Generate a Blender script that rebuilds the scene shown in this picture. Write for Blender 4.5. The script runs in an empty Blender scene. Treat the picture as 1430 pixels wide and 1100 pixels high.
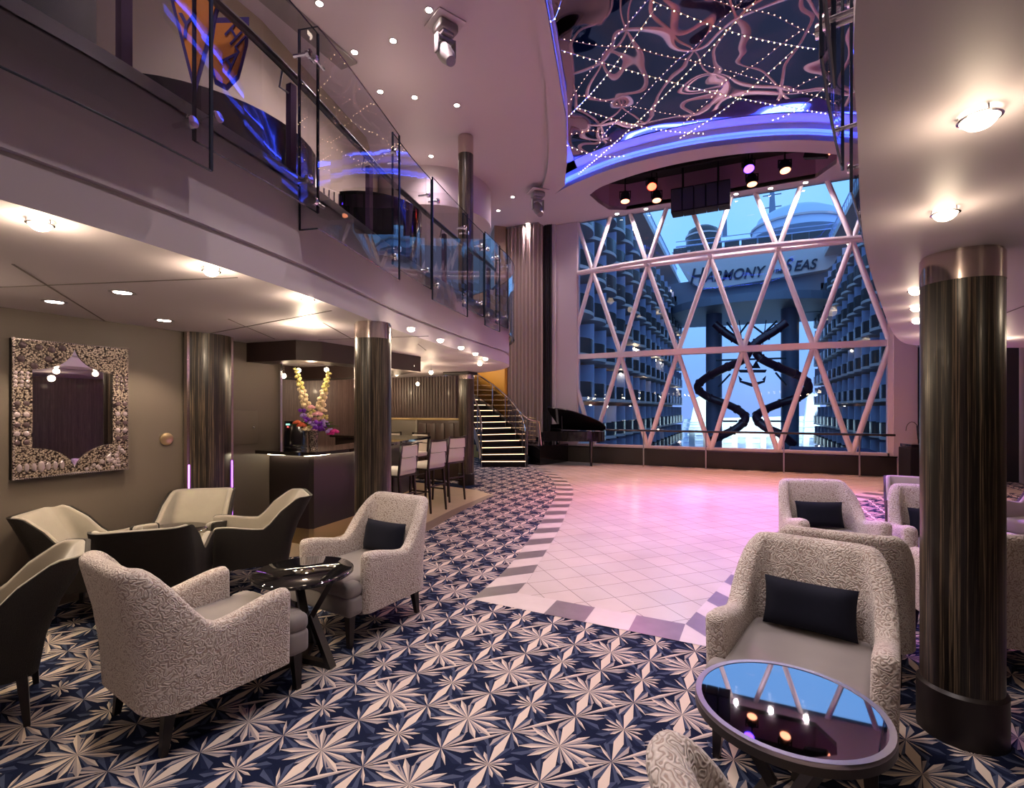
import bpy, bmesh, random
from math import *
from mathutils import Vector, Matrix
from mathutils.geometry import tessellate_polygon
random.seed(7)
COL = bpy.context.scene.collection

# ------------------------------------------------------------------ camera
EYE = 1.65; F = 695.0; YAW = radians(25.06)
cam = bpy.data.objects.new('camera', bpy.data.cameras.new('camera'))
COL.objects.link(cam)
cam.location = (0, 0, EYE); cam.rotation_euler = (pi/2, 0, YAW)
cam.data.sensor_width = 36; cam.data.lens = 36*F/1430; cam.data.shift_y = 20/1430
cam.data.clip_end = 600; cam.data.clip_start = .02
bpy.context.scene.camera = cam
cs, sn = cos(YAW), sin(YAW)
def atY(px, py, Y):
    k = (px-715)/F; D = Y/(k*sn+cs)
    return Vector((k*D*cs-D*sn, Y, EYE+(570-py)/F*D))
def atZ(px, py, z):
    D = (z-EYE)*F/(570-py); u = (px-715)/F*D
    return Vector((u*cs-D*sn, u*sn+D*cs, z))

# ------------------------------------------------------------------ materials
MATS = {}
def nodes_of(name):
    m = bpy.data.materials.new(name); m.use_nodes = True
    nt = m.node_tree; b = nt.nodes['Principled BSDF']
    MATS[name] = m
    return m, nt, b
def mat(name, col, rough=.5, metal=0, spec=.5, emit=None, es=0, bump=0, bscale=50, coat=0, sheen=0, var=0):
    m, nt, b = nodes_of(name)
    b.inputs['Base Color'].default_value = (*col, 1)
    b.inputs['Roughness'].default_value = rough; b.inputs['Metallic'].default_value = metal
    b.inputs['Specular IOR Level'].default_value = spec
    b.inputs['Coat Weight'].default_value = coat; b.inputs['Sheen Weight'].default_value = sheen
    if emit:
        b.inputs['Emission Color'].default_value = (*emit, 1); b.inputs['Emission Strength'].default_value = es
    tc = nt.nodes.new('ShaderNodeTexCoord')
    nz = nt.nodes.new('ShaderNodeTexNoise'); nz.inputs['Scale'].default_value = bscale
    nt.links.new(tc.outputs['Object'], nz.inputs['Vector'])
    if var:
        mx = nt.nodes.new('ShaderNodeMix'); mx.data_type = 'RGBA'
        mx.inputs['A'].default_value = (*[c*(1-var) for c in col], 1)
        mx.inputs['B'].default_value = (*[min(1, c*(1+var)) for c in col], 1)
        nt.links.new(nz.outputs['Fac'], mx.inputs['Factor']); nt.links.new(mx.outputs['Result'], b.inputs['Base Color'])
    if bump:
        bp = nt.nodes.new('ShaderNodeBump'); bp.inputs['Strength'].default_value = bump; bp.inputs['Distance'].default_value = .01
        nt.links.new(nz.outputs['Fac'], bp.inputs['Height']); nt.links.new(bp.outputs['Normal'], b.inputs['Normal'])
    return m
def ramp(nt, src, stops, mode='LINEAR'):
    r = nt.nodes.new('ShaderNodeValToRGB'); r.color_ramp.interpolation = mode
    e = r.color_ramp.elements
    while len(e) < len(stops): e.new(.5)
    for i, (p, c) in enumerate(stops): e[i].position = p; e[i].color = (*c, 1)
    nt.links.new(src, r.inputs['Fac']); return r
def math_n(nt, op, a, b=None):
    n = nt.nodes.new('ShaderNodeMath'); n.operation = op
    for i, v in enumerate((a, b)):
        if v is None: continue
        if isinstance(v, (int, float)): n.inputs[i].default_value = v
        else: nt.links.new(v, n.inputs[i])
    return n.outputs[0]
def striped(name, c0, c1, c2, rough=.3, sx=34, coat=.06):
    """dark veneer with fine irregular vertical grain lines"""
    m, nt, b = nodes_of(name)
    tc = nt.nodes.new('ShaderNodeTexCoord'); mp = nt.nodes.new('ShaderNodeMapping')
    mp.inputs['Scale'].default_value = (sx, sx, .14)
    nt.links.new(tc.outputs['Object'], mp.inputs['Vector'])
    nz = nt.nodes.new('ShaderNodeTexNoise'); nz.inputs['Scale'].default_value = 1.6; nz.inputs['Detail'].default_value = 5
    nz.inputs['Roughness'].default_value = .7
    nt.links.new(mp.outputs['Vector'], nz.inputs['Vector'])
    r = ramp(nt, nz.outputs['Fac'], [(0, c0), (.40, c0), (.43, c1), (.46, c0), (.505, c0), (.53, c2), (.555, c0), (.60, c1), (.63, c0), (.69, c2)])
    nt.links.new(r.outputs['Color'], b.inputs['Base Color'])
    b.inputs['Roughness'].default_value = rough; b.inputs['Coat Weight'].default_value = coat; b.inputs['Coat Roughness'].default_value = .06
    return m
def boucle(name, light, dark):
    m, nt, b = nodes_of(name)
    tc = nt.nodes.new('ShaderNodeTexCoord')
    nz = nt.nodes.new('ShaderNodeTexNoise'); nz.inputs['Scale'].default_value = 36; nz.inputs['Detail'].default_value = .6
    nt.links.new(tc.outputs['Object'], nz.inputs['Vector'])
    s = math_n(nt, 'SINE', math_n(nt, 'MULTIPLY', nz.outputs['Fac'], 34))
    r = ramp(nt, math_n(nt, 'MULTIPLY_ADD', s, .5), [(0, dark), (.45, light), (1, light)])
    r.inputs['Fac'].default_value = 0
    ma = nt.nodes.new('ShaderNodeMath'); ma.operation = 'MULTIPLY_ADD'; ma.inputs[1].default_value = .5; ma.inputs[2].default_value = .5
    nt.links.new(s, ma.inputs[0]); nt.links.new(ma.outputs[0], r.inputs['Fac'])
    nt.links.new(r.outputs['Color'], b.inputs['Base Color'])
    bp = nt.nodes.new('ShaderNodeBump'); bp.inputs['Strength'].default_value = .6; bp.inputs['Distance'].default_value = .006
    nt.links.new(ma.outputs[0], bp.inputs['Height']); nt.links.new(bp.outputs['Normal'], b.inputs['Normal'])
    b.inputs['Roughness'].default_value = .9; b.inputs['Sheen Weight'].default_value = .3
    return m
def glassy(name, tint=(.86, .86, .9), ior=1.7, rough=.0):
    m, nt, b = nodes_of(name); nt.nodes.remove(b)
    out = nt.nodes['Material Output']
    fr = nt.nodes.new('ShaderNodeFresnel'); fr.inputs['IOR'].default_value = ior
    tr = nt.nodes.new('ShaderNodeBsdfTransparent'); tr.inputs['Color'].default_value = (*tint, 1)
    gl = nt.nodes.new('ShaderNodeBsdfGlossy'); gl.inputs['Roughness'].default_value = rough
    mx = nt.nodes.new('ShaderNodeMixShader')
    nt.links.new(fr.outputs[0], mx.inputs[0]); nt.links.new(tr.outputs[0], mx.inputs[1]); nt.links.new(gl.outputs[0], mx.inputs[2])
    nt.links.new(mx.outputs[0], out.inputs['Surface'])
    return m
def emis(name, col, s):
    return mat(name, (.8, .8, .8), .5, emit=col, es=s)

M = {}
M['white'] = mat('painted_white', (.50, .44, .48), .5)
M['gloss_white'] = mat('satin_ceiling_white', (.50, .45, .47), .5, spec=.25)
M['frame_white'] = mat('frame_white_paint', (.74, .66, .70), .4)
M['taupe_wall'] = mat('taupe_wall_covering', (.115, .092, .075), .55, bump=.15, bscale=300, var=.12)
M['dark_wood'] = striped('dark_striped_veneer', (.006, .0045, .004), (.03, .021, .015), (.22, .16, .10))
M['wall_wood'] = striped('wall_striped_veneer', (.055, .033, .032), (.10, .065, .06), (.16, .11, .10), rough=.45, sx=14, coat=.05)
M['soffit_wood'] = mat('soffit_dark_wood', (.030, .017, .016), .5, spec=.3)
M['black'] = mat('black_lacquer', (.008, .007, .008), .12, coat=.6)
M['black_matt'] = mat('black_matt', (.010, .009, .011), .65, spec=.15)
M['leg_wood'] = mat('espresso_leg_wood', (.012, .008, .007), .3)
M['plinth'] = mat('dark_plinth', (.014, .009, .009), .4)
M['chrome'] = mat('chrome', (.8, .78, .78), .12, 1)
M['bronze'] = mat('polished_bronze_cap', (.62, .52, .47), .14, 1)
M['steel'] = mat('brushed_steel', (.38, .36, .38), .28, 1)
M['purple_steel'] = mat('dark_violet_metal', (.12, .07, .14), .3, .6)
M['boucle'] = boucle('cream_boucle', (.60, .53, .48), (.33, .25, .21))
M['velvet'] = mat('grey_velvet', (.21, .185, .18), .75, sheen=.3, var=.15, bscale=6)
M['taupe_velvet'] = mat('taupe_velvet', (.30, .27, .225), .7, sheen=.6, var=.15, bscale=7)
M['tub_outer'] = mat('dark_metallic_weave', (.014, .011, .009), .5, .3, bump=.6, bscale=260, var=.9)
M['navy'] = mat('navy_velvet', (.007, .008, .017), .8, spec=.15, sheen=.03, bump=.1, bscale=30)
M['navy_rim'] = mat('navy_piping', (.02, .02, .04), .6)
M['cream_leather'] = mat('cream_leather', (.72, .65, .60), .45)
M['glass'] = glassy('clear_railing_glass')
M['win_glass'] = glassy('window_glass', (.93, .94, .97), 1.35)
M['table_glass'] = glassy('smoked_table_glass', (.06, .06, .055), 1.45)
M['mirror_top'] = mat('mirror_table_top', (.42, .42, .46), .02, 1)
M['mirror'] = mat('mirror_glass', (.75, .72, .74), .01, 1)
M['black_top'] = mat('black_glass_top', (.004, .004, .005), .03, spec=.6)
M['counter'] = mat('black_granite_counter', (.012, .009, .009), .08, coat=.8, var=.5, bscale=90)
M['bar_front'] = mat('bar_front_wood', (.016, .010, .009), .4, coat=.15)
M['gold'] = mat('brushed_gold', (.62, .48, .28), .3, 1)
M['amber'] = mat('amber_wall', (.55, .25, .025), .5)
M['lamp'] = emis('lamp_glass', (1, .80, .58), 9)
M['lamp_white'] = emis('downlight_lens', (1, .86, .72), 30)
M['globe'] = emis('globe_glass', (1, .80, .55), 22)
M['bead'] = emis('fairy_bulb', (1, .72, .38), 8)
M['led_blue'] = emis('blue_led_tube', (.035, .09, 1), 32)
M['led_blue_soft'] = emis('blue_led_line', (.12, .16, 1), 14)
M['led_violet'] = emis('violet_led', (.55, .12, 1), 3)
M['led_step'] = emis('step_led', (1, .60, .32), 3)
M['led_warm'] = emis('counter_led', (1, .85, .6), 30)
M['lens_red'] = emis('red_stage_lens', (1, .03, .01), 8)
M['lens_violet'] = emis('violet_stage_lens', (.075, .02, 1), 8)
M['lens_warm'] = emis('warm_stage_lens', (1, .30, .14), 2.4)
M['stone'] = mat('beige_stone', (.42, .33, .22), .3, var=.15, bscale=4)
M['dark_tile'] = mat('grey_slate_tile', (.14, .125, .125), .3, var=.25, bscale=9)
M['light_tile'] = mat('pale_marble_tile', (.60, .53, .49), .25, var=.1, bscale=6)
M['curtain'] = mat('greige_curtain', (.36, .28, .25), .8, sheen=.3)
M['dark_curtain'] = mat('black_curtain', (.02, .016, .02), .6)
M['brown_wall'] = mat('brown_panel', (.15, .11, .085), .5)
M['cream_wall'] = mat('cream_panel', (.36, .30, .22), .5)
M['mauve_wall'] = mat('mauve_wall', (.22, .16, .19), .5)
M['grille'] = mat('dark_grille', (.02, .02, .02), .7)

# dance-floor marble with diagonal joints
m, nt, b = nodes_of('dance_floor_marble')
tc = nt.nodes.new('ShaderNodeTexCoord'); mp = nt.nodes.new('ShaderNodeMapping')
mp.inputs['Rotation'].default_value = (0, 0, radians(45)); nt.links.new(tc.outputs['Object'], mp.inputs['Vector'])
br = nt.nodes.new('ShaderNodeTexBrick'); br.offset = 0; br.squash = 1
br.inputs['Scale'].default_value = 1; br.inputs['Brick Width'].default_value = .29; br.inputs['Row Height'].default_value = .29
br.inputs['Mortar Size'].default_value = .003; br.inputs['Mortar Smooth'].default_value = 0
br.inputs['Color1'].default_value = (.66, .58, .53, 1); br.inputs['Color2'].default_value = (.60, .54, .50, 1); br.inputs['Mortar'].default_value = (.27, .23, .22, 1)
nt.links.new(mp.outputs['Vector'], br.inputs['Vector'])
nz = nt.nodes.new('ShaderNodeTexNoise'); nz.inputs['Scale'].default_value = 1.3; nz.inputs['Detail'].default_value = 6
nt.links.new(tc.outputs['Object'], nz.inputs['Vector'])
rr = ramp(nt, nz.outputs['Fac'], [(.3, (.86, .84, .82)), (.7, (1, 1, 1))])
mx = nt.nodes.new('ShaderNodeMix'); mx.data_type = 'RGBA'; mx.blend_type = 'MULTIPLY'; mx.inputs['Factor'].default_value = 1
nt.links.new(br.outputs['Color'], mx.inputs['A']); nt.links.new(rr.outputs['Color'], mx.inputs['B'])
nt.links.new(mx.outputs['Result'], b.inputs['Base Color']); b.inputs['Roughness'].default_value = .16; b.inputs['Specular IOR Level'].default_value = .7
M['marble'] = m
# wavy mirrored ceiling
m, nt, b = nodes_of('rippled_mirror_ceiling')
b.inputs['Base Color'].default_value = (.52, .36, .43, 1); b.inputs['Metallic'].default_value = 1; b.inputs['Roughness'].default_value = .03
tc = nt.nodes.new('ShaderNodeTexCoord')
nz = nt.nodes.new('ShaderNodeTexNoise'); nz.inputs['Scale'].default_value = .75; nz.inputs['Detail'].default_value = 0.2; nz.inputs['Distortion'].default_value = .2
nt.links.new(tc.outputs['Object'], nz.inputs['Vector'])
bp = nt.nodes.new('ShaderNodeBump'); bp.inputs['Strength'].default_value = 1; bp.inputs['Distance'].default_value = .15
nt.links.new(nz.outputs['Fac'], bp.inputs['Height']); nt.links.new(bp.outputs['Normal'], b.inputs['Normal'])
M['ripple'] = m
# mosaic for the wall-mirror frame
m, nt, b = nodes_of('silver_mosaic')
tc = nt.nodes.new('ShaderNodeTexCoord')
vo = nt.nodes.new('ShaderNodeTexVoronoi'); vo.inputs['Scale'].default_value = 75
nt.links.new(tc.outputs['Object'], vo.inputs['Vector'])
r = ramp(nt, vo.outputs['Distance'], [(0, (.62, .53, .43)), (.4, (.28, .22, .18)), (.7, (.03, .02, .02))])
nt.links.new(r.outputs['Color'], b.inputs['Base Color']); b.inputs['Metallic'].default_value = .6; b.inputs['Roughness'].default_value = .25
bp = nt.nodes.new('ShaderNodeBump'); bp.inputs['Strength'].default_value = .8; bp.inputs['Distance'].default_value = .004; bp.invert = True
nt.links.new(vo.outputs['Distance'], bp.inputs['Height']); nt.links.new(bp.outputs['Normal'], b.inputs['Normal'])
M['mosaic'] = m
M['gem'] = mat('glass_gem', (.52, .43, .46), .12, .7)
M['smoky'] = mat('smoky_gem', (.10, .07, .08), .1, .5)
# carpet yarns
M['c_navy'] = mat('carpet_navy', (.008, .012, .034), .95, spec=.08, bump=.4, bscale=400)
M['c_blue'] = mat('carpet_slate_blue', (.055, .070, .125), .95, spec=.08, bump=.4, bscale=400)
M['c_mid'] = mat('carpet_ink', (.014, .020, .050), .95, spec=.08, bump=.4, bscale=400)
M['c_cream'] = mat('carpet_cream', (.62, .52, .44), .95, spec=.08, bump=.4, bscale=400)
M['c_taupe'] = mat('carpet_taupe', (.35, .30, .29), .95, spec=.08, bump=.4, bscale=400)
# exterior
M['hull'] = mat('ship_white_paint', (.58, .54, .53), .5)
M['hull_dark'] = mat('ship_dark_paint', (.06, .08, .11), .6)  # dark blue-grey of the slide struts and emblem cables
M['hull_brown'] = mat('ship_timber_cladding', (.22, .095, .07), .6)
M['ext_glass'] = mat('balcony_glass', (.06, .055, .06), .2, spec=.4)
M['fin'] = mat('balcony_divider', (.45, .52, .75), .4)
M['navy_paint'] = mat('navy_lettering', (.006, .008, .03), .4)
M['slide'] = mat('plum_slide_shell', (.05, .012, .03), .35, coat=.3)
M['ext_lamp'] = emis('deck_lamp', (1, .8, .55), 25)
M['theatre'] = mat('pale_theatre_paint', (.75, .85, .88), .5)
M['sea'] = mat('evening_sea', (.03, .06, .10), .2)

# ------------------------------------------------------------------ mesh builder
class MB:
    def __init__(s): s.v = []; s.f = []; s.mi = []; s.cur = 0; s.sm = []; s.smooth = False
    def m(s, i): s.cur = i; return s
    def add(s, vs, fs, smooth=None):
        o = len(s.v); s.v += [tuple(p) for p in vs]
        for f in fs: s.f.append(tuple(i+o for i in f)); s.mi.append(s.cur); s.sm.append(s.smooth if smooth is None else smooth)
        return s
    def box(s, c, d, rz=0, mtx=None):
        hx, hy, hz = d[0]/2, d[1]/2, d[2]/2
        R = mtx or Matrix.Rotation(rz, 4, 'Z')
        vs = [Vector(c)+R @ Vector((x*hx, y*hy, z*hz)) for z in (-1, 1) for y in (-1, 1) for x in (-1, 1)]
        return s.add(vs, [(0, 2, 3, 1), (4, 5, 7, 6), (0, 1, 5, 4), (2, 6, 7, 3), (0, 4, 6, 2), (1, 3, 7, 5)], False)
    def rbox(s, c, d, r=.02, seg=3, rz=0, mtx=None):
        bm = bmesh.new(); bmesh.ops.create_cube(bm, size=1)
        for v in bm.verts: v.co = Vector((v.co.x*d[0], v.co.y*d[1], v.co.z*d[2]))
        bmesh.ops.bevel(bm, geom=list(bm.edges), offset=min(r, min(d)*.49), segments=seg, profile=.5, affect='EDGES')
        R = mtx or Matrix.Rotation(rz, 4, 'Z'); bm.verts.index_update()
        vs = [Vector(c)+R @ v.co for v in bm.verts]; fs = [[v.index for v in f.verts] for f in bm.faces]; bm.free()
        return s.add(vs, fs, True)
    def prism(s, poly, z0, z1, caps=True):
        n = len(poly); a = sum(poly[i][0]*poly[(i+1) % n][1]-poly[(i+1) % n][0]*poly[i][1] for i in range(n))
        if a < 0: poly = poly[::-1]
        vs = [(x, y, z0) for x, y in poly]+[(x, y, z1) for x, y in poly]
        fs = [(i, (i+1) % n, n+(i+1) % n, n+i) for i in range(n)]
        s.add(vs, fs)
        if caps:
            tr = tessellate_polygon([[Vector((x, y, 0)) for x, y in poly]])
            for t in tr:
                q = [poly[i] for i in t]
                ar = (q[1][0]-q[0][0])*(q[2][1]-q[0][1])-(q[2][0]-q[0][0])*(q[1][1]-q[0][1])
                t = t if ar > 0 else t[::-1]
                s.add([(poly[i][0], poly[i][1], z1) for i in t], [(0, 1, 2)], False)
                s.add([(poly[i][0], poly[i][1], z0) for i in t], [(2, 1, 0)], False)
        return s
    def bar(s, a, b, w, h=None, w2=None, h2=None, up=(0, 0, 1)):
        a, b = Vector(a), Vector(b); h = h or w; w2 = w2 or w; h2 = h2 or h
        t = (b-a).normalized(); u = Vector(up)
        if abs(t.dot(u)) > .98: u = Vector((0, 1, 0))
        x = t.cross(u).normalized(); y = x.cross(t).normalized()
        vs = [p+x*sx*ww/2+y*sy*hh/2 for p, ww, hh in ((a, w, h), (b, w2, h2)) for sx, sy in ((-1, -1), (1, -1), (1, 1), (-1, 1))]
        return s.add(vs, [(3, 2, 1, 0), (4, 5, 6, 7), (0, 1, 5, 4), (1, 2, 6, 5), (2, 3, 7, 6), (3, 0, 4, 7)], False)
    def tube(s, pts, r, n=10, caps=True, closed=False):
        pts = [Vector(p) for p in pts]; N = len(pts)
        rr = r if isinstance(r, (list, tuple)) else [r]*N
        vs = []; prev = None
        for i, p in enumerate(pts):
            a = pts[(i-1) % N] if (closed or i) else p; c = pts[(i+1) % N] if (closed or i < N-1) else p
            t = (c-a).normalized()
            if prev is None:
                u = Vector((0, 0, 1)) if abs(t.z) < .9 else Vector((1, 0, 0)); x = t.cross(u).normalized()
            else:
                x = (prev-t*prev.dot(t)).normalized()
            prev = x; y = t.cross(x)
            vs += [p+(x*cos(2*pi*k/n)+y*sin(2*pi*k/n))*rr[i] for k in range(n)]
        fs = []
        for i in range(N if closed else N-1):
            for k in range(n):
                j = (i+1) % N
                fs.append((i*n+k, i*n+(k+1) % n, j*n+(k+1) % n, j*n+k))
        if caps and not closed: fs += [tuple(range(n))[::-1], tuple(range((N-1)*n, N*n))]
        return s.add(vs, fs, True)
    def lathe(s, prof, c=(0, 0, 0), n=24, mtx=None, smooth=True):
        c = Vector(c); vs = []; R = mtx or Matrix.Identity(4)
        for r, z in prof: vs += [c+R @ Vector((r*cos(2*pi*k/n), r*sin(2*pi*k/n), z)) for k in range(n)]
        fs = [(i*n+k, i*n+(k+1) % n, (i+1)*n+(k+1) % n, (i+1)*n+k) for i in range(len(prof)-1) for k in range(n)]
        if prof[0][0] > 1e-5: fs.append(tuple(range(n))[::-1])
        if prof[-1][0] > 1e-5: fs.append(tuple(range((len(prof)-1)*n, len(prof)*n)))
        return s.add(vs, fs, smooth)
    def ball(s, c, r, n=10, sc=(1, 1, 1), mtx=None):
        k = max(4, n//2+1); R = mtx or Matrix.Identity(4)
        prof = [(max(1e-4, sin(pi*i/k)), -cos(pi*i/k)) for i in range(k+1)]
        return s.lathe([(p*r, z*r) for p, z in prof], c, n, R @ Matrix.Diagonal((*sc, 1)))
    def sheet(s, A, B, smooth=False):
        """strip between two polylines"""
        n = len(A); return s.add(list(A)+list(B), [(i, i+1, n+i+1, n+i) for i in range(n-1)], smooth)
    def build(s, name, mats, parent=None, sharp=40):
        me = bpy.data.meshes.new(name)
        me.from_pydata([tuple(v) for v in s.v], [], s.f)
        if not isinstance(mats, (list, tuple)): mats = [mats]
        for m_ in mats: me.materials.append(M[m_] if isinstance(m_, str) else m_)
        me.polygons.foreach_set('material_index', s.mi)
        me.polygons.foreach_set('use_smooth', s.sm)
        me.update()
        if any(s.sm): me.set_sharp_from_angle(angle=radians(sharp))
        o = bpy.data.objects.new(name, me); COL.objects.link(o)
        if parent: o.parent = parent
        return o
def tag(o, label, cat, group=None, kind=None):
    o['label'] = label; o['category'] = cat
    if group: o['group'] = group
    if kind: o['kind'] = kind
    return o
def thing(name, label, cat, loc=(0, 0, 0), rz=0, group=None):
    o = bpy.data.objects.new(name, None); COL.objects.link(o); o.empty_display_size = .1
    o.location = loc; o.rotation_euler = (0, 0, rz); return tag(o, label, cat, group)
def struct(o): o['kind'] = 'structure'; return o
KIDS = {}
def kids(o): return [c for c in bpy.data.objects if c.parent == o]
def dup(root, loc, rz, label, group=None, scale=None):
    def cp(o, par):
        c = o.copy(); COL.objects.link(c); c.parent = par
        for ch in kids(o): cp(ch, c)
        return c
    r = cp(root, None); r.location = loc; r.rotation_euler = (0, 0, rz); r['label'] = label
    if group: r['group'] = group
    if scale: r.scale = scale
    return r
def catmull(P, n=6):
    P = [Vector(p) for p in P]; out = []
    for i in range(len(P)-1):
        p0 = P[max(i-1, 0)]; p1 = P[i]; p2 = P[i+1]; p3 = P[min(i+2, len(P)-1)]
        for k in range(n):
            t = k/n; out.append(.5*((2*p1)+(p2-p0)*t+(2*p0-5*p1+4*p2-p3)*t*t+(3*p1-p0-3*p2+p3)*t**3))
    out.append(P[-1]); return out
def lerp(a, b, t): return a+(b-a)*t
def smooth(t): t = max(0, min(1, t)); return t*t*(3-2*t)
def offset2(P, d):
    """offset open 2-D polyline to its left by d"""
    out = []
    for i, p in enumerate(P):
        a = P[max(i-1, 0)]; c = P[min(i+1, len(P)-1)]
        t = Vector((c[0]-a[0], c[1]-a[1])).normalized(); out.append(Vector((p[0]-t.y*d, p[1]+t.x*d)))
    return out
def textmesh(txt, size, shear=0, depth=.01, align='CENTER', bold=0):
    cu = bpy.data.curves.new('txt', 'FONT'); cu.body = txt; cu.size = size; cu.shear = shear; cu.extrude = depth; cu.align_x = align; cu.offset = bold
    o = bpy.data.objects.new('txt', cu); COL.objects.link(o)
    bpy.context.view_layer.update()
    me = bpy.data.meshes.new_from_object(o); bpy.data.objects.remove(o)
    return me

# ------------------------------------------------------------------ levels
CL = 2.433      # lower ceiling
F2 = 3.20       # gallery floor
CH = 7.50       # main ceiling
RG = 7.38       # underside of the ring round the opening
MZ = 7.76       # mirror ceiling
W = 14.8        # window plane

# ================================================================== FLOOR
T = .515; ox, oy = -.82, 2.30
fl = MB()
x0, x1, y0, y1 = -9.5, 6.2, -2.5, 17.2
fl.m(0).add([(x0, y0, 0), (x1, y0, 0), (x1, y1, 0), (x0, y1, 0)], [(0, 1, 2, 3)])
def kite(cx, cy, ang, L, w, kpos=.6, z=.0006, ma=1, mb=2, r0=0):
    d = Vector((cos(ang), sin(ang))); n = Vector((-d.y, d.x)); c = Vector((cx, cy))
    a = c+d*r0; tip = c+d*L; l = c+d*L*kpos+n*w; r = c+d*L*kpos-n*w
    fl.m(ma).add([(*a, z), (*tip, z), (*l, z)], [(0, 1, 2)])
    fl.m(mb).add([(*a, z), (*r, z), (*tip, z)], [(0, 1, 2)])
D_ = radians
star = []   # (dx,dy,ang,L,w,kpos,z,ma,mb)
for dx, dy in ((0, 0),):
    for a in (90, 270): star.append((0, 0, D_(a), .49, .058, .55, 8e-4, 1, 1))
    for s_ in (0, 180):
        for a, L, w in ((-48, .34, .030), (-24, .40, .032), (0, .36, .028), (24, .40, .032), (48, .34, .030)):
            star.append((0, 0, D_(a+s_), L, w, .66, 7e-4, 1, 2))
        for a in (-68, 68): star.append((0, 0, D_(a+s_), .25, .028, .85, 4e-4, 2, 3))
        for a in (-36, -12, 12, 36): star.append((0, 0, D_(a+s_), .50, .05, .75, 2e-4, 3, 4))
# small star in the middle of the tile
for s_ in (0, 180):
    for a, L, w in ((-50, .17, .018), (-25, .22, .017), (0, .19, .016), (25, .22, .017), (50, .17, .018)):
        star.append((.5, .5, D_(a+s_), L, w, .7, 7e-4, 1, 2))
    for a in (-37, 37, -70, 70): star.append((.5, .5, D_(a+s_), .3, .05, .8, 3e-4, 3, 4))
for a in (90, 270): star.append((.5, .5, D_(a), .49, .048, .45, 8e-4, 1, 1))
# connectors on the edge midpoints
for cx, cy in ((.5, 0), (0, .5)):
    star.append((cx, cy, D_(45), .70, .026, .5, 9e-4, 1, 2))
    star.append((cx, cy, D_(28), .34, .018, .6, 6e-4, 1, 2)); star.append((cx, cy, D_(208), .34, .018, .6, 6e-4, 1, 2))
    for a in (135, 315): star.append((cx, cy, D_(a-3), .24, .016, .5, 9e-4, 1, 2))
    for a in (20, 200, 70, 250): star.append((cx, cy, D_(a), .3, .045, .7, 3e-4, 3, 2))
    for a in (-20, 160, 110, 290): star.append((cx, cy, D_(a), .3, .05, .8, 2e-4, 3, 4))
for a in (-36, 36, 144, 216): star.append((0, 0, D_(a), .30, .016, .5, 6.5e-4, 2, 3))
star.sort(key=lambda q: q[6])
star = [(q[0], q[1], q[2], q[3], q[4], q[5], 3e-4+k*2.4e-5, q[7], q[8]) for k, q in enumerate(star)]
for i in range(-18, 14):
    for j in range(-9, 29):
        bx, by = ox+i*T, oy+j*T
        if not (x0+.4 < bx < x1-.6 and y0+.4 < by < y1-.6): continue
        # skip tiles well inside the marble floor
        if -1.7 < bx < 1.6 and 5.2 < by < 14: continue
        if bx < -5.4 and by < 9 and by > 4.5: continue
        for (dx, dy, a, L, w, kp, z, ma, mb) in star:
            kite(bx+dx*T, by+dy*T, a, L*T, w*T, kp, z, ma, mb)

floor = struct(fl.build('floor', ['c_navy', 'c_cream', 'c_taupe', 'c_blue', 'c_mid']))

# dance floor
Lout = catmull([(-2.14, 3.74), (-2.17, 4.25), (-2.25, 4.8), (-2.42, 5.6), (-2.62, 6.5), (-2.93, 7.7), (-3.27, 9.0), (-3.75, 10.2), (-4.55, 11.7), (-5.5, 12.9)], 5)
Lin = catmull([(-1.84, 4.04), (-1.88, 4.4), (-1.98, 4.9), (-2.14, 5.7), (-2.33, 6.6), (-2.63, 7.8), (-2.96, 9.1), (-3.42, 10.3), (-4.1, 11.5), (-5.1, 12.9)], 5)
Rout = [(-p.x-.30+(.0), p.y) for p in []]
Rin = catmull([(-.41, 4.0), (-.33, 4.4), (-.22, 4.9), (-.02, 5.9), (.2, 6.8), (.5, 7.9), (.85, 9.1), (1.35, 10.4), (2.1, 11.7), (3.1, 12.9)], 5)
Rout = catmull([(-.10, 3.68), (0, 4.2), (.10, 4.8), (.29, 5.7), (.5, 6.6), (.8, 7.7), (1.15, 8.9), (1.65, 10.2), (2.45, 11.5), (3.5, 12.7)], 5)
mar = MB()
left = [(p.x, p.y) for p in Lin]; right = [(p.x, p.y) for p in Rin]
poly = left+[(-5.7, 13.2), (-5.7, 14.75), (5.0, 14.75), (5.0, 12.9)]+right[::-1]
mar.prism(poly, .001, .004)
struct(mar.build('floor_dance', 'marble'))
bd = MB()
def quad(a, b, c, d, z=.005):
    p = [a, b, c, d]; ar = sum(p[i][0]*p[(i+1) % 4][1]-p[(i+1) % 4][0]*p[i][1] for i in range(4))
    if ar < 0: p = p[::-1]
    bd.add([(q[0], q[1], z) for q in p], [(0, 1, 2, 3)])
def resample(P, step):
    out = [Vector(P[0])]; acc = 0
    for i in range(len(P)-1):
        a, b_ = Vector(P[i]), Vector(P[i+1]); L = (b_-a).length; d = step-acc
        while d <= L: out.append(a.lerp(b_, d/L)); d += step
        acc = (acc+L) % step if L+acc >= step else acc+L
    return out
def border(outer, inner, first):
    n = 34
    def at(P, t):
        L = [0]
        for i in range(len(P)-1): L.append(L[-1]+(Vector(P[i+1])-Vector(P[i])).length)
        d = t*L[-1]
        for i in range(len(P)-1):
            if L[i+1] >= d: return Vector(P[i]).lerp(Vector(P[i+1]), (d-L[i])/(L[i+1]-L[i]+1e-9))
        return Vector(P[-1])
    for i in range(n):
        bd.m((i+first) % 2); quad(at(outer, i/n), at(outer, (i+1)/n), at(inner, (i+1)/n), at(inner, i/n))
border(Lout, Lin, 0)
border(Rout, Rin, 0)
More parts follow.
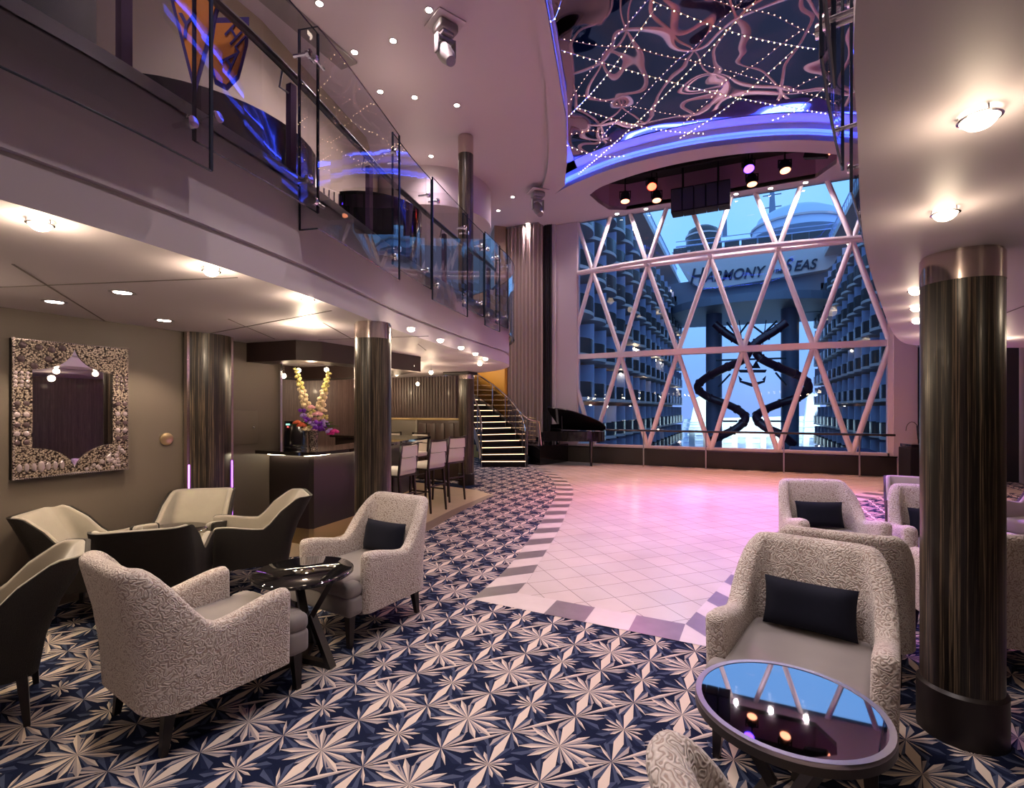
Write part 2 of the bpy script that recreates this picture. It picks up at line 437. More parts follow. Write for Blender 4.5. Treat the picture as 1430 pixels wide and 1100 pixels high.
xs = [-2.14, -1.84, -1.50, -1.14, -.77, -.41, -.10]
fr = [(-2.14, 3.74), (-1.80, 3.73), (-1.46, 3.72), (-1.12, 3.71), (-.78, 3.70), (-.42, 3.69), (-.10, 3.68)]
bk = [(-1.84, 4.04), (-1.84, 4.04), (-1.46, 4.03), (-1.12, 4.02), (-.78, 4.01), (-.41, 4.0), (-.41, 4.0)]
for i in range(1, 6):
    bd.m(i % 2 if i < 5 else 1)
    if i < 5: bd.m((i+0) % 2 == 1 and 1 or 0)
    quad(fr[i], fr[i+1] if i < 5 else fr[6], bk[i+1], bk[i])
bd.m(1); quad(fr[0], fr[1], bk[1], (-1.84, 4.04))
for i in range(22):
    if i % 2: continue
    xa = -3.9+i*.36; bd.m(0); quad((xa, 14.45), (xa+.36, 14.45), (xa+.36, 14.75), (xa, 14.75))
struct(bd.build('trim_1', ['dark_tile', 'light_tile']))
# stone floor by the bar
st = MB(); st.prism([(-9, 3.6), (-4.75, 3.75), (-3.95, 4.6), (-3.86, 5.6), (-4.1, 6.8), (-4.3, 8.4), (-4.9, 8.8), (-9, 9.6)], .001, .0035)
struct(st.build('floor_bar', 'stone'))
st = MB(); st.prism([(-4.15, 4.75), (-3.86, 5.6), (-4.1, 6.8), (-4.3, 8.4), (-4.42, 8.4), (-4.3, 6.9), (-4.1, 5.7), (-4.3, 4.8)], .002, .0045)
struct(st.build('trim_2', mat('brown_stone_border', (.17, .125, .10), .35, var=.2)))

# ================================================================== LOWER SHELL
w_ = MB(); w_.box((-5.3, -1.0, CL/2), (.2, 8.4, CL)); struct(w_.build('wall_left', 'taupe_wall'))
w_ = MB(); w_.box((-5.55, 4.0, CL/2), (.3, 1.0, CL)); struct(w_.build('wall_recess', 'taupe_wall'))
w_ = MB(); w_.box((-5.385, 4.51, 1.2), (.05, .03, 2.3)); struct(w_.build('trim_3', 'chrome'))
# wall behind the camera
w_ = MB(); w_.box((0, -2.6, 3.75), (20, .2, 8.6)); struct(w_.build('wall_back', 'mauve_wall'))
# striped wall behind the bar
bw = MB()
for i in range(34):
    xx = -9.1+i*.085*1.0
    bw.rbox((xx, 10.25, CL/2), (.075, .06, CL), .01, 1)
bw.box((-7.6, 10.35, CL/2), (3.2, .12, CL))
struct(bw.build('wall_bar', 'wall_wood'))
w_ = MB(); w_.box((-9.15, 7.2, CL/2), (.15, 6.6, CL)); struct(w_.build('wall_bar_side', 'wall_wood'))
w_ = MB(); w_.box((-7.4, 4.25, CL/2), (3.5, .15, CL)); struct(w_.build('wall_bar_near', 'wall_wood'))

# half column on the left wall with violet strips
t = thing('wall_column', 'dark striped column set into the taupe wall beside the mosaic mirror', 'column', (-5.18, 3.43, 0))
c = MB(); c.smooth = True
n = 20; r = .24
pts = [(r*cos(a), r*sin(a)*1.05) for a in [radians(-90+180*i/n) for i in range(n+1)]]
c.prism([(p[0]*.55, p[1]) for p in pts], 0.0, CL); c.build('shaft', 'dark_wood', t)
for sy in (-.235, .235):
    c = MB(); c.box((.03, sy, CL/2), (.05, .035, CL)); st_ = c.build('metal_strip', 'bronze', t)
    c = MB(); c.box((.058, sy, .55), (.008, .010, 1.05)); c.build('light_strip', 'led_violet', t)
# hatch and round panel
t = MB(); t.rbox((-5.397, 3.99, 1.42), (.02, .40, .40), .004); o = t.build('wall_hatch', 'taupe_wall'); tag(o, 'square flush access hatch in the brown wall beside the bar', 'hatch')
k = MB(); k.ball((-5.38, 4.13, 1.42), .012); k.build('latch', 'steel', o)
t = MB(); t.lathe([(.0001, 0), (.062, 0), (.062, .012), (.05, .018), (.0001, .018)], (-5.20, 3.02, 1.345), 24, Matrix.Rotation(pi/2, 4, 'Y')); tag(t.build('wall_speaker', 'gold'), 'small round brass wall plate left of the striped wall column', 'wall plate')

# mosaic wall mirror
t = thing('wall_mirror', 'large rectangular mirror in a silver mosaic frame on the taupe wall', 'mirror', (-5.198, 1.855, 1.09))
MWd, MHt = .80, 1.11
def yz(y, z, x=0): return (x, y, z)
c = MB(); c.box((.02, MWd/2, MHt/2), (.04, MWd, MHt)); c.build('backing', 'black_matt', t)
c = MB(); c.box((.042, MWd/2, MHt/2), (.006, MWd-.02, MHt-.02)); c.build('mirror_glass', 'mirror', t)
fr_ = MB()
def corner(cy, cz, sy, sz, ry, rz_):
    # corner panel bounded by a concave-to-the-glass arc reaching the middle axis
    P = [(cy, cz)]
    for i in range(13):
        a = pi/2*i/12; P.append((cy+sy*ry*sin(a), cz+sz*rz_*(1-(1-cos(a))*1.0)))
    return P
def panel_prism(P, xa, xb):
    n = len(P); a = sum(P[i][0]*P[(i+1) % n][1]-P[(i+1) % n][0]*P[i][1] for i in range(n))
    if a < 0: P = P[::-1]
    fr_.add([(xb, y, z) for y, z in P], [tuple(range(n))]); fr_.add([(xa, y, z) for y, z in P]+[(xb, y, z) for y, z in P], [(i, (i+1) % n, n+(i+1) % n, n+i) for i in range(n)])
bw_ = .12
def ctop(cy, sy):  # upper corner: from wall edge down .24 sweeping to the top middle
    P = [(cy, MHt), (cy, MHt-.24), (cy+sy*bw_, MHt-.24)]
    for i in range(1, 13):
        a = pi/2*i/12; P.append((cy+sy*(bw_+(MWd/2-bw_)*sin(a)), MHt-.24+.23*(1-cos(a))))
    return P
def cbot(cy, sy):
    P = [(cy, 0), (cy, .24), (cy+sy*bw_, .24)]
    for i in range(1, 13):
        a = pi/2*i/12; P.append((cy+sy*(bw_+(MWd/2-bw_)*sin(a)), .02+.22*cos(a)))
    return P
for cy, sy in ((0, 1), (MWd, -1)): panel_prism(ctop(cy, sy), .04, .056); panel_prism(cbot(cy, sy), .04, .056)
panel_prism([(0, .24), (bw_, .24), (bw_, MHt-.24), (0, MHt-.24)], .04, .054); panel_prism([(MWd-bw_, .24), (MWd, .24), (MWd, MHt-.24), (MWd-bw_, MHt-.24)], .04, .054)
frame = fr_.build('mosaic_frame', 'mosaic', t)
GEM = {}
def gem(c, r, sc=(.5, 1, 1), mt='gem'):
    if mt not in GEM:
        b_ = MB(); b_.ball((0, 0, 0), 1, 8); o = GEM[mt] = b_.build('glass_gem' if mt == 'gem' else 'smoky_gem', mt, frame)
    else: o = GEM[mt].copy(); COL.objects.link(o); o.parent = frame
    o.location = c; o.scale = (r*sc[0], r*sc[1], r*sc[2])
for yy in (.055, MWd-.055):
    for i in range(3):
        for j in range(4): gem((.055, yy-.036+i*.036, MHt-.27-j*.034), .014, (.5, 1, 1), 'gem' if yy < .4 else 'smoky')
    for k_, zz in enumerate((.60, .51, .43, .36, .29)):
        for q in (-.028, .028): gem((.055, yy+q, zz), .022, (.4, 1, 1), 'gem' if k_ % 2 else 'smoky')
for i in range(46):
    yy = random.uniform(MWd/2+.06, MWd-.02); zz = random.uniform(.02, .22)
    if (yy-MWd/2)/(MWd/2)*.24 < zz-.02: continue
    gem((.056, yy, zz), random.uniform(.010, .022))
for i in range(7): gem((.056, .04+i*.045, .09), .026 if i != 3 else .036, (.3, .7, 1.3))
for i, (yy, zz) in enumerate([(.06, 1.06), (.16, 1.05), (.05, .95), (.13, .9), (.22, .96), (.24, 1.04), (.31, 1.06)]): gem((.056, yy, zz), .028, (.5, 1, 1), 'smoky')
c = MB()
for i in range(54):
    q = i/53
    for P in ((.0+q*MWd, .006), (q*MWd, MHt-.006), (.006, q*MHt), (MWd-.006, q*MHt)): c.ball((.058, P[0], P[1]), .006, 5)
c.build('bead_border', 'gem', frame)

# ================================================================== GALLERY SLABS
LE = catmull([(-2.45, -2.4), (-2.5, -.8), (-2.53, .87), (-2.60, 1.6), (-2.74, 2.45), (-2.97, 3.35), (-3.22, 4.3), (-3.45, 5.6), (-3.62, 6.8), (-3.74, 7.7), (-4.05, 8.5), (-4.7, 9.25), (-5.6, 9.75), (-6.8, 10.1), (-8.2, 10.4), (-9.3, 10.45)], 6)
LE = [Vector((p.x, p.y)) for p in LE]
def slab(edge, back, name, groove=True, sgn=1):
    b_ = MB(); poly = [(p.x, p.y) for p in edge]+back
    b_.prism(poly, CL, CL+.0); b_.v = []; b_.f = []; b_.mi = []; b_.sm = []
    inner = offset2(edge, sgn*.03); inner2 = offset2(edge, sgn*.3)
    b_.smooth = True
    b_.prism([(p.x, p.y) for p in edge]+back, CL, CL+.17)
    b_.prism([(p.x, p.y) for p in inner]+back, CL+.17, CL+.20)
    b_.prism([(p.x, p.y) for p in edge]+back, CL+.20, F2-.05)
    b_.prism([(p.x, p.y) for p in inner]+back, F2-.05, F2)
    return struct(b_.build(name, 'gloss_white', sharp=30))
slab(LE, [(-9.3, -2.4)], 'ceiling_left')
e = MB(); ei = offset2(LE, -.012)
e.sheet([(p.x, p.y, F2-.045) for p in ei], [(p.x, p.y, F2+.02) for p in ei], True); e.sheet([(p.x, p.y, F2+.02) for p in ei], [(p.x, p.y, F2+.02) for p in offset2(LE, .05)], True)
struct(e.build('trim_4', 'steel'))
RE = catmull([(.02, -2.4), (.08, -.8), (.13, .4), (.193, 1.144), (.303, 1.765), (.488, 2.73), (.76, 3.89), (1.32, 6.08), (1.66, 7.2), (1.92, 7.72), (2.4, 8.15), (3.2, 8.6), (4.3, 9.0), (5.6, 9.3)], 6)
RE = [Vector((p.x, p.y)) for p in RE]
slab(RE, [(5.6, -2.4)], 'ceiling_right', sgn=-1)
# ceiling panel joints of the left soffit
j_ = MB()
for a, b_ in (((-5.2, 1.25), (-2.75, 2.0)), ((-5.2, 2.5), (-3.6, 1.3)), ((-5.2, 3.4), (-3.0, 3.0)), ((-4.8, 3.95), (-4.1, 2.9)), ((-4.0, 4.3), (-3.5, 3.4)), ((-3.9, 5.6), (-3.6, 5.0)), ((-5.2, .4), (-2.6, .7)), ((-4.4, 4.2), (-3.1, 4.5))):
    j_.bar((*a, CL-.001), (*b_, CL-.001), .012, .004)
for a, b_ in (((1.6, 2.0), (5.4, 2.4)), ((1.9, 3.6), (2.0, 8))): j_.bar((*a, CL-.001), (*b_, CL-.001), .012, .004)
struct(j_.build('trim_5', mat('ceiling_joint', (.12, .10, .09), .6)))

# right-hand lower walls
w_ = MB(); w_.box((5.5, 3.5, CL/2), (.15, 12, CL)); struct(w_.build('wall_right', 'wall_wood'))
w_ = MB(); w_.box((4.75, 9.3, CL/2), (1.5, .15, CL)); struct(w_.build('wall_right_far', 'wall_wood'))
w_ = MB(); w_.box((5.6, 12, 3.75), (.15, 6.2, 7.5)); struct(w_.build('wall_hall_right', 'white'))

# ================================================================== UPPER SHELL
# gallery back wall (left)
GW = [Vector(p) for p in ((-6.4, -2.5), (-6.5, 2.0), (-6.6, 5.2), (-7.4, 8.4), (-8.8, 10.6), (-9.4, 12.5))]
g_ = MB(); o2 = offset2(GW, .12)
g_.prism([(p.x, p.y) for p in GW]+[(p.x, p.y) for p in o2[::-1]], F2, CH+1); struct(g_.build('wall_gallery_left', 'cream_wall'))
g_ = MB(); g_.box((5.6, 3.4, 5.6), (.15, 12, 4.8)); struct(g_.build('wall_gallery_right', 'mauve_wall'))
# main ceiling with opening and stage recess: 2-D curve fill
OPEN = [(-1.9, 3.6), (-2.25, 5.0), (-2.58, 6.7), (-2.88, 8.0), (-3.2, 9.35), (-3.7, 10.9), (-4.2, 12.2), (-4.62, 12.55)]
ARC = catmull([(-4.62, 12.55, 0), (-3.9, 12.15, 0), (-2.6, 11.75, 0), (-1.15, 11.68, 0), (.14, 11.9, 0), (1.1, 12.25, 0), (1.95, 12.75, 0), (2.7, 13.3, 0)], 5)
OPEN = OPEN[:-1]+[(p.x, p.y) for p in ARC]+[(2.7, 10.5), (2.3, 8.0), (1.9, 6.0), (1.5, 4.4), (.9, 3.6)]
RECF = catmull([(-3.78, 13.0, 0), (-3.3, 12.62, 0), (-2.2, 12.3, 0), (-1.1, 12.22, 0), (.1, 12.38, 0), (1.0, 12.75, 0), (1.9, 13.3, 0)], 5)
REC = [(p.x, p.y) for p in RECF]+[(1.95, 13.8), (1.6, 14.45), (-3.1, 14.45), (-3.55, 14.2), (-3.7, 13.6)]
STEP = catmull([(-1.9, 2.9, 0), (-2.45, 5.0, 0), (-2.74, 6.46, 0), (-3.1, 7.9, 0), (-3.5, 9.1, 0), (-4.0, 10.5, 0), (-4.5, 11.6, 0), (-5.05, 12.5, 0), (-5.6, 13.4, 0), (-5.75, 14.0, 0)], 4)
RING = [(p.x, p.y) for p in STEP]+[(-5.75, W), (3.6, W), (3.6, 12), (3.2, 9), (2.7, 6), (2.2, 4), (1.4, 2.9)]
def filled(name, loops, z, mat_, th=.02):
    cu = bpy.data.curves.new(name, 'CURVE'); cu.dimensions = '2D'; cu.fill_mode = 'BOTH'; cu.extrude = th/2
    for L in loops:
        sp = cu.splines.new('POLY'); sp.points.add(len(L)-1); sp.use_cyclic_u = True
        for i, p in enumerate(L): sp.points[i].co = (p[0], p[1], 0, 1)
    o = bpy.data.objects.new(name, cu); COL.objects.link(o); bpy.context.view_layer.update()
    me = bpy.data.meshes.new_from_object(o); bpy.data.objects.remove(o)
    me.materials.clear(); me.materials.append(M[mat_])
    ob = bpy.data.objects.new(name, me); COL.objects.link(ob); ob.location = (0, 0, z+th/2); return ob
struct(filled('ceiling', [[(-10, -2.6), (5.7, -2.6), (5.7, W+.4), (-10, W+.4)], [RING[i] for i in range(len(RING))]], CH, 'white', .05))
struct(filled('ceiling_ring', [RING, OPEN, REC], RG, 'white', .12))
# ring outer edge is the slab thickness; sides of recess and roof over everything
s_ = MB(); s_.sheet([(*p, RG+.02) for p in REC+[REC[0]]], [(*p, RG+.75) for p in REC+[REC[0]]])
struct(s_.build('ceiling_recess_side', mat('magenta_lit_recess', (.30, .16, .26), .5)))  # magenta stage glow on the recess sides is put into their colour
s_ = MB(); s_.prism(REC, RG+.75, RG+.8); struct(s_.build('ceiling_recess_top', 'black_matt'))
# cove wall of the opening in steps
cv = MB(); cv.smooth = False
OP = OPEN+[OPEN[0]]; OPv = [Vector(p) for p in OP]
def ringoff(d): return [Vector(p) for p in offset2([Vector(p) for p in OP], d)]
ar_ = sum(OPEN[i][0]*OPEN[(i+1) % len(OPEN)][1]-OPEN[(i+1) % len(OPEN)][0]*OPEN[i][1] for i in range(len(OPEN)))
so = 1 if ar_ < 0 else -1      # +: outwards
levels = [(0, RG), (0, RG+.10), (.14, RG+.10), (.14, RG+.26), (.02, RG+.26), (.02, MZ-.01)]
for (d0, z0_), (d1, z1_) in zip(levels[:-1], levels[1:]):
    cv.sheet([(p.x, p.y, z0_) for p in ringoff(so*d0)], [(p.x, p.y, z1_) for p in ringoff(so*d1)])
narc = len(OPEN)-5-len(ARC)
def mir_outline(extra=0):
    base = ringoff(0); out = []
    for i in range(len(OP)):
        on = narc-1 <= i < narc+len(ARC)
        d = .36 if on else .03
        out.append(ringoff(-so*(d-extra))[i])
    return out
MO = mir_outline()
cv.sheet([(p.x, p.y, MZ-.01) for p in ringoff(so*.02)], [(p.x, p.y, MZ-.01) for p in MO])
struct(cv.build('ceiling_cove', 'white'))
cv2 = MB(); cv2.prism([(p.x, p.y) for p in ringoff(so*.3)[:-1]], MZ+.04, MZ+.08); struct(cv2.build('ceiling_void', 'mauve_wall'))
ld = MB(); R1 = ringoff(so*.09)
ld.tube([(p.x, p.y, RG+.14) for p in R1[:-1]], .022, 6, closed=True)
o = ld.build('cove_light', 'led_blue'); tag(o, 'bright blue light line running round the ceiling opening', 'cove light')
struct(filled('ceiling_mirror', [[(p.x, p.y) for p in MO[:-1]]], MZ, 'ripple', .02))

# ================================================================== WINDOW WALL
BX = [-4.19, -2.56, -.85, .79, 2.42]; MX = [-4.97, -3.34, -1.72, -.04, 1.6, 3.2]
ZB, ZM, ZT, ZC = .50, 3.24, 5.80, CH
XL, XR = -4.68, 3.17
def clipx(a, b_):
    a = Vector(a); b_ = Vector(b_)
    for p, q in ((a, b_), (b_, a)):
        for X, s2 in ((XL, 1), (XR, -1)):
            if (p.x-X)*s2 < 0:
                t_ = (X-p.x)/(q.x-p.x); p.xyz = p.lerp(q, t_)
    return a, b_
def bow(x, amt): u = (x+.76)/3.95; return W-.02-amt*max(0, 1-u*u)
def lattice(name, zlo, zhi, xlo, xhi, ylo, yhi, r=.068):
    w = MB(); w.add([(XL, W+.06, zlo), (XR, W+.06, zlo), (XR, W+.06, zhi), (XL, W+.06, zhi)], [(0, 1, 2, 3)])
    o = struct(w.build(name, 'win_glass'))
    xlo = sorted(xlo); xhi = sorted(xhi)
    for a in xlo:
        for b_ in xhi:
            if abs(a-b_) > 1.1: continue
            p, q = clipx((a, ylo(a), zlo), (b_, yhi(b_), zhi))
            s = MB(); s.bar(p, q, .13, .10, up=(0, 1, 0)); d_ = (q-p).normalized()
            s2 = MB(); s2.tube([p, q], r, 10); s2.build('strut', 'frame_white', o)
    return o
fy = lambda x: W
lattice('window_1', ZB, ZM, BX, MX, fy, fy)
lattice('window_2', ZM, ZT, MX, BX, fy, fy)
CX_ = [-4.97, -3.34, -1.72, -.04, 1.6, 3.2]
ext = [(a, a+(c_-a)*(ZC+.1-ZT)/2.6) for a in BX for c_ in CX_ if abs(a-c_) < 1.1]
w = MB(); w.add([(XL, W+.06, ZT), (XR, W+.06, ZT), (XR, W+.06, ZC), (XL, W+.06, ZC)], [(0, 1, 2, 3)])
w3 = struct(w.build('window_3', 'win_glass'))
for a, c_ in ext:
    p, q = clipx((a, W-.05, ZT), (c_, W-.02, ZC+.02)); s = MB(); s.tube([p, q], .062, 10); s.build('strut', 'frame_white', w3)
# horizontal beams
def beam(name, z, amt, th, both):
    b_ = MB(); N = 32; xs_ = [XL-.05+(XR-XL+.1)*i/N for i in range(N+1)]
    fr1 = [Vector((x, bow(x, amt), z)) for x in xs_]
    if both:
        b_.tube(fr1, th*.8, 8); b_.tube([Vector((x, W, z)) for x in xs_], th*.8, 8)
        for x in BX: b_.bar((x, W, z), (x, bow(x, amt), z), .1, .1)
    else:
        for x_a, x_b in zip(xs_[:-1], xs_[1:]):
            A = [(x_a, bow(x_a, amt), z-th), (x_b, bow(x_b, amt), z-th), (x_b, bow(x_b, amt), z+th), (x_a, bow(x_a, amt), z+th)]
            Bk = [(x_a, W+.08, z-th), (x_b, W+.08, z-th), (x_b, W+.08, z+th), (x_a, W+.08, z+th)]
            b_.add(A+Bk, [(0, 1, 2, 3), (3, 2, 6, 7), (1, 0, 4, 5)])
    return struct(b_.build(name, 'frame_white'))
beam('trim_6', ZM, .22, .075, False)
beam('trim_7', ZT+.02, .50, .085, True)
s = MB(); s.bar((XL, W, ZB+.02), (XR, W, ZB+.02), .12, .10)
for x in (XL-.03, XR+.03): s.box((x, W+.02, 4), (.14, .16, 7))
struct(s.build('trim_8', 'frame_white'))
# side walls next to the window
w = MB(); w.box((-5.06, W+.05, 4.0), (.78, .3, 7.0)); w.box((-5.4, W-.1, 4), (.1, .2, 7)); struct(w.build('wall_window_left', 'white'))
w = MB(); w.box((3.47, W+.05, 3.75), (.46, .3, 7.5)); struct(w.build('wall_window_right', 'white'))
w = MB(); w.box((4.7, W+.1, 3.75), (2.0, .2, 7.5)); struct(w.build('wall_window_far_right', 'dark_curtain'))
# bench / plinth under the window and side platform
w = MB(); w.box((-.85, W+.1, .24), (8.3, .42, .48)); struct(w.build('trim_9', 'plinth'))
w = MB(); w.box((-.85, W-.02, .485), (8.3, .30, .03)); struct(w.build('trim_10', 'black'))
w = MB(); w.prism([(-5.35, 13.35), (-4.95, 14.7), (-4.95, 15.3), (-7.2, 15.3), (-7.2, 14.3), (-5.75, 13.5)], 0, .56); o = w.build('platform', 'black'); struct(o); o.name = 'floor_platform'
# curtain left
t = thing('curtain', 'tall greige pleated curtain hanging left of the lattice window', 'curtain', (0, 0, 0))
def drape(xa, xb, y, z0_, z1_, folds, amp, par, name, mt, dy=0):
    N = folds*8; A = []; B_ = []
    for i in range(N+1):
        q = i/N; x = lerp(xa, xb, q); yy = y+dy*q+amp*sin(2*pi*folds*q)+amp*.3*sin(2*pi*folds*q*.37)
        A.append((x, yy, z0_)); B_.append((x, yy, z1_))
    c = MB(); c.sheet(A, B_, True); c.sheet([(p[0], p[1]+.012, p[2]) for p in B_], [(p[0], p[1]+.012, p[2]) for p in A], True)
    return c.build(name, mt, par, sharp=180)
drape(-7.0, -5.72, W-.28, .58, CH-.02, 10, .055, t, 'pleated_panel', 'curtain')
c = MB(); c.box((-6.2, W-.28, CH-.03), (1.7, .05, .04)); c.build('track', 'steel', t)
t = thing('dark_curtain', 'narrow black curtain between the greige curtain and the white jamb', 'curtain')
drape(-5.70, -5.44, W-.25, .58, CH-.02, 4, .035, t, 'pleated_panel', 'dark_curtain')
t = thing('dark_curtain', 'black curtain right of the white window jamb, partly behind the near column', 'curtain')
drape(3.72, 4.6, W-.25, .02, CH-.02, 8, .05, t, 'pleated_panel', 'dark_curtain')
# wall behind curtain, brown corner
w = MB(); w.prism([(-5.5, W), (-5.5, W+.4), (-9.5, 16.8), (-9.5, 16.5), (-7.4, 15.6), (-7.0, W)], 0, CH); struct(w.build('wall_far_left', 'brown_wall'))
w = MB(); w.prism([(-6.98, W-.35), (-7.25, W-.62), (-7.7, W), (-7.6, W+.3), (-7.0, W+.1)], F2+.05, CH); struct(w.build('wall_corner_left', mat('gold_lit_panel', (.26, .19, .12), .4, .3)))  # gold light on this brown wall corner is put into its colour
# rail in front of the window
t = thing('window_rail', 'long dark horizontal handrail on slim posts before the lattice window', 'rail')
c = MB(); c.tube([(-3.7, W-.42, 1.02), (3.2, W-.42, 1.02)], .028, 8); c.build('handrail', 'leg_wood', t)
for x in (-2.6, -.95, .9, 2.5): c = MB(); c.bar((x, W-.42, .0), (x, W-.42, 1.0), .03, .03); c.build('post', 'steel', t)

# ================================================================== COLUMNS
def column(name, label, x, y, z0_, z1_, r=.165, capz=.15, beam_=False):
    t = thing(name, label, 'column', (x, y, z0_), 0, 'striped columns')
    H = z1_-z0_
    c = MB(); c.lathe([(r, .25), (r, H-capz)], n=40); c.build('shaft', 'dark_wood', t)
    c = MB(); c.lathe([(r+.002, H-capz), (r+.002, H-.015), (r*.96, H-.012), (r*.96, H)], n=40); c.build('cap', 'bronze', t)
    c = MB(); c.lathe([(r+.015, 0), (r+.015, .24), (r+.002, .255)], n=40); c.build('base', 'plinth', t)
    return t
column('column', 'broad dark striped column nearest the camera at right', 1.0, 3.27, 0, CL)
tcl = column('column', 'dark striped column in front of the bar, behind the cream armchair', -3.11, 3.62, 0, CL)
c = MB(); c.box((.155, .02, .98), (.012, .02, 1.5)); c.build('light_strip', 'led_violet', tcl)
tc2 = column('column', 'slim striped column at the foot of the staircase', -5.47, 9.36, 0, CL)
c = MB(); c.rbox((-.12, -.05, CL-.03), (.62, .42, .06), .01); c.build('head_plate', 'plinth', tc2)
column('column', 'striped column on the upper gallery reaching the high ceiling', -5.45, 9.3, F2, CH, capz=.4)

# ================================================================== LAMPS
LIGHTS = []
def light(kind, name, loc, energy, col, size=.05, spot=None, blend=.6, aim=None):
    l = bpy.data.lights.new(name, kind); l.energy = energy; l.color = col
    if kind in ('POINT', 'SPOT'): l.shadow_soft_size = size
    if kind == 'AREA': l.shape = 'DISK'; l.size = size
    if spot: l.spot_size = radians(spot); l.spot_blend = blend
    o = bpy.data.objects.new(name, l); COL.objects.link(o); o.location = loc
    if aim is not None: o.rotation_euler = (Vector(aim)-Vector(loc)).to_track_quat('-Z', 'Y').to_euler()
    return o
WARM = (1, .78, .55)
dome0 = thing('dome_lamp', '', 'ceiling lamp', (0, 0, 0), 0, 'domed glass lamps under the galleries')
c = MB(); c.lathe([(.075, -.02), (.082, -.024), (.082, -.030), (.072, -.032), (.068, -.026)], n=28); c.build('ring', 'chrome', dome0)
c = MB(); c.lathe([(.066, -.012), (.066, -.03), (.060, -.048), (.042, -.066), (.018, -.076), (.0005, -.078)], n=24); c.build('glass_bowl', 'lamp', dome0)
for k in range(3):
    a = 2*pi*k/3+.4; c = MB(); c.bar((.072*cos(a), .072*sin(a), 0), (.076*cos(a), .076*sin(a), -.026), .008); c.build('prong', 'steel', dome0)
names = ['leftmost domed ceiling lamp, nearest the camera under the left gallery', 'second domed lamp along the left gallery edge', 'domed lamp just left of the bar column top',
 'first of the domed lamps right of the bar column', 'second domed lamp right of the bar column', 'third domed lamp right of the bar column', 'fourth domed lamp right of the bar column', 'fifth domed lamp, near the gallery end', 'last domed lamp at the rounded gallery end',
 'large domed lamp at far upper right, nearest the camera on the right soffit', 'domed lamp above the near right column', 'small domed lamp just left of the right column, highest', 'small domed lamp just left of the right column, middle', 'small domed lamp just left of the right column, lowest']
px_ = [(56, 324), (295, 387), (430, 425), (574, 464), (615, 479), (644, 489), (664, 497), (678, 504), (670, 511), (1368, 183), (1320, 310), (1279, 413), (1280, 436), (1281, 453)]
first = True
for nm, (a, b_) in zip(names, px_):
    p = atZ(a, b_, CL-.05); p.z = CL-.001
    if first: o = dome0; o.scale = (.58, .58, .58); o.location = p; o['label'] = nm; first = False
    else: o = dup(dome0, p, random.uniform(0, 2), nm)
    light('POINT', 'bulb', (p.x, p.y, CL-.10), (4.5 if p.y < 3 else 1.8) if p.x < -.5 else (1.7 if p.y < 3 else .7), WARM, .05)
def down_lamp(loc, label, grp, r=.05, proto=[None]):
    if proto[0] is None:
        t = thing('recessed_lamp', label, 'ceiling lamp', loc, 0, grp)
        c = MB(); c.lathe([(.038, -.001), (.05, -.006), (.056, -.004), (.056, 0)], n=20); c.build('trim_ring', 'steel', t)
        c = MB(); c.lathe([(.0005, -.003), (.038, -.003)], n=16); c.m(0); c.build('lens', 'lamp_white', t)
        proto[0] = t; o = t
    else: o = dup(proto[0], loc, 0, label, grp)
    return o
for k, (a, b_) in enumerate([(76, 421), (171, 408), (229, 447)]):
    p = atZ(a, b_, CL); down_lamp(p-Vector((0, 0, .001)), ['recessed ceiling lamp left of the other two above the mosaic mirror', 'middle recessed ceiling lamp above the mosaic mirror', 'recessed ceiling lamp nearest the striped wall column'][k], 'recessed lamps above the wall mirror').scale = (1.35, 1.35, 1)
    light('SPOT', 'bulb', (p.x, p.y, CL-.03), 55, WARM, .03, 110, .5, (p.x, p.y, 0))
ups = [(446, 5), (599, 14), (549, 57), (495, 73), (531, 128), (579, 136), (638, 147), (602, 218), (696, 294), (716, 275), (737, 312), (762, 308)]
ulab = ['high ceiling downlight at the top edge, farthest left', 'high ceiling downlight just left above the big moving head', 'high ceiling downlight left of the moving head base', 'high ceiling downlight left of centre, above the gallery glass', 'high ceiling downlight closest to the tall gallery glass corner', 'high ceiling downlight between two others in the middle row', 'high ceiling downlight above the gallery column, to its upper left', 'high ceiling downlight left of the gallery column top', 'high ceiling downlight right of the gallery column', 'high ceiling downlight left of the small moving head', 'downlight above the curtain, left one', 'downlight above the curtain, right one']
for (a, b_), lb in zip(ups, ulab):
    p = atZ(a, b_, CH); o = down_lamp(p-Vector((0, 0, .001)), lb, 'downlights in the high ceiling'); o.scale = (1.25, 1.25, 1.25)
    light('SPOT', 'bulb', (p.x, p.y, CH-.04), 260 if p.y > 14 else 85, (1, .76, .80), .06, 130, .8, (p.x, p.y, 0))
for k, x in enumerate((-3.41, -2.57, -.21, .61, 1.4)):
    p = Vector((x, 14.6, RG-.001)); o = down_lamp(p, ['small downlight over the window, leftmost', 'small downlight over the window, second from left', 'small downlight over the window, right of the black speaker array', 'small downlight over the window, second from right', 'small downlight over the window, rightmost'][k], 'downlights along the window head')
    light('SPOT', 'bulb', (x, 14.45, RG-.04), 130, (1, .80, .80), .04, 140, .7, (x, 14.3, 0))
for k, (x, y) in enumerate(((-6.0, 1.2), (-5.4, 3.0), (-5.0, .2))): pass

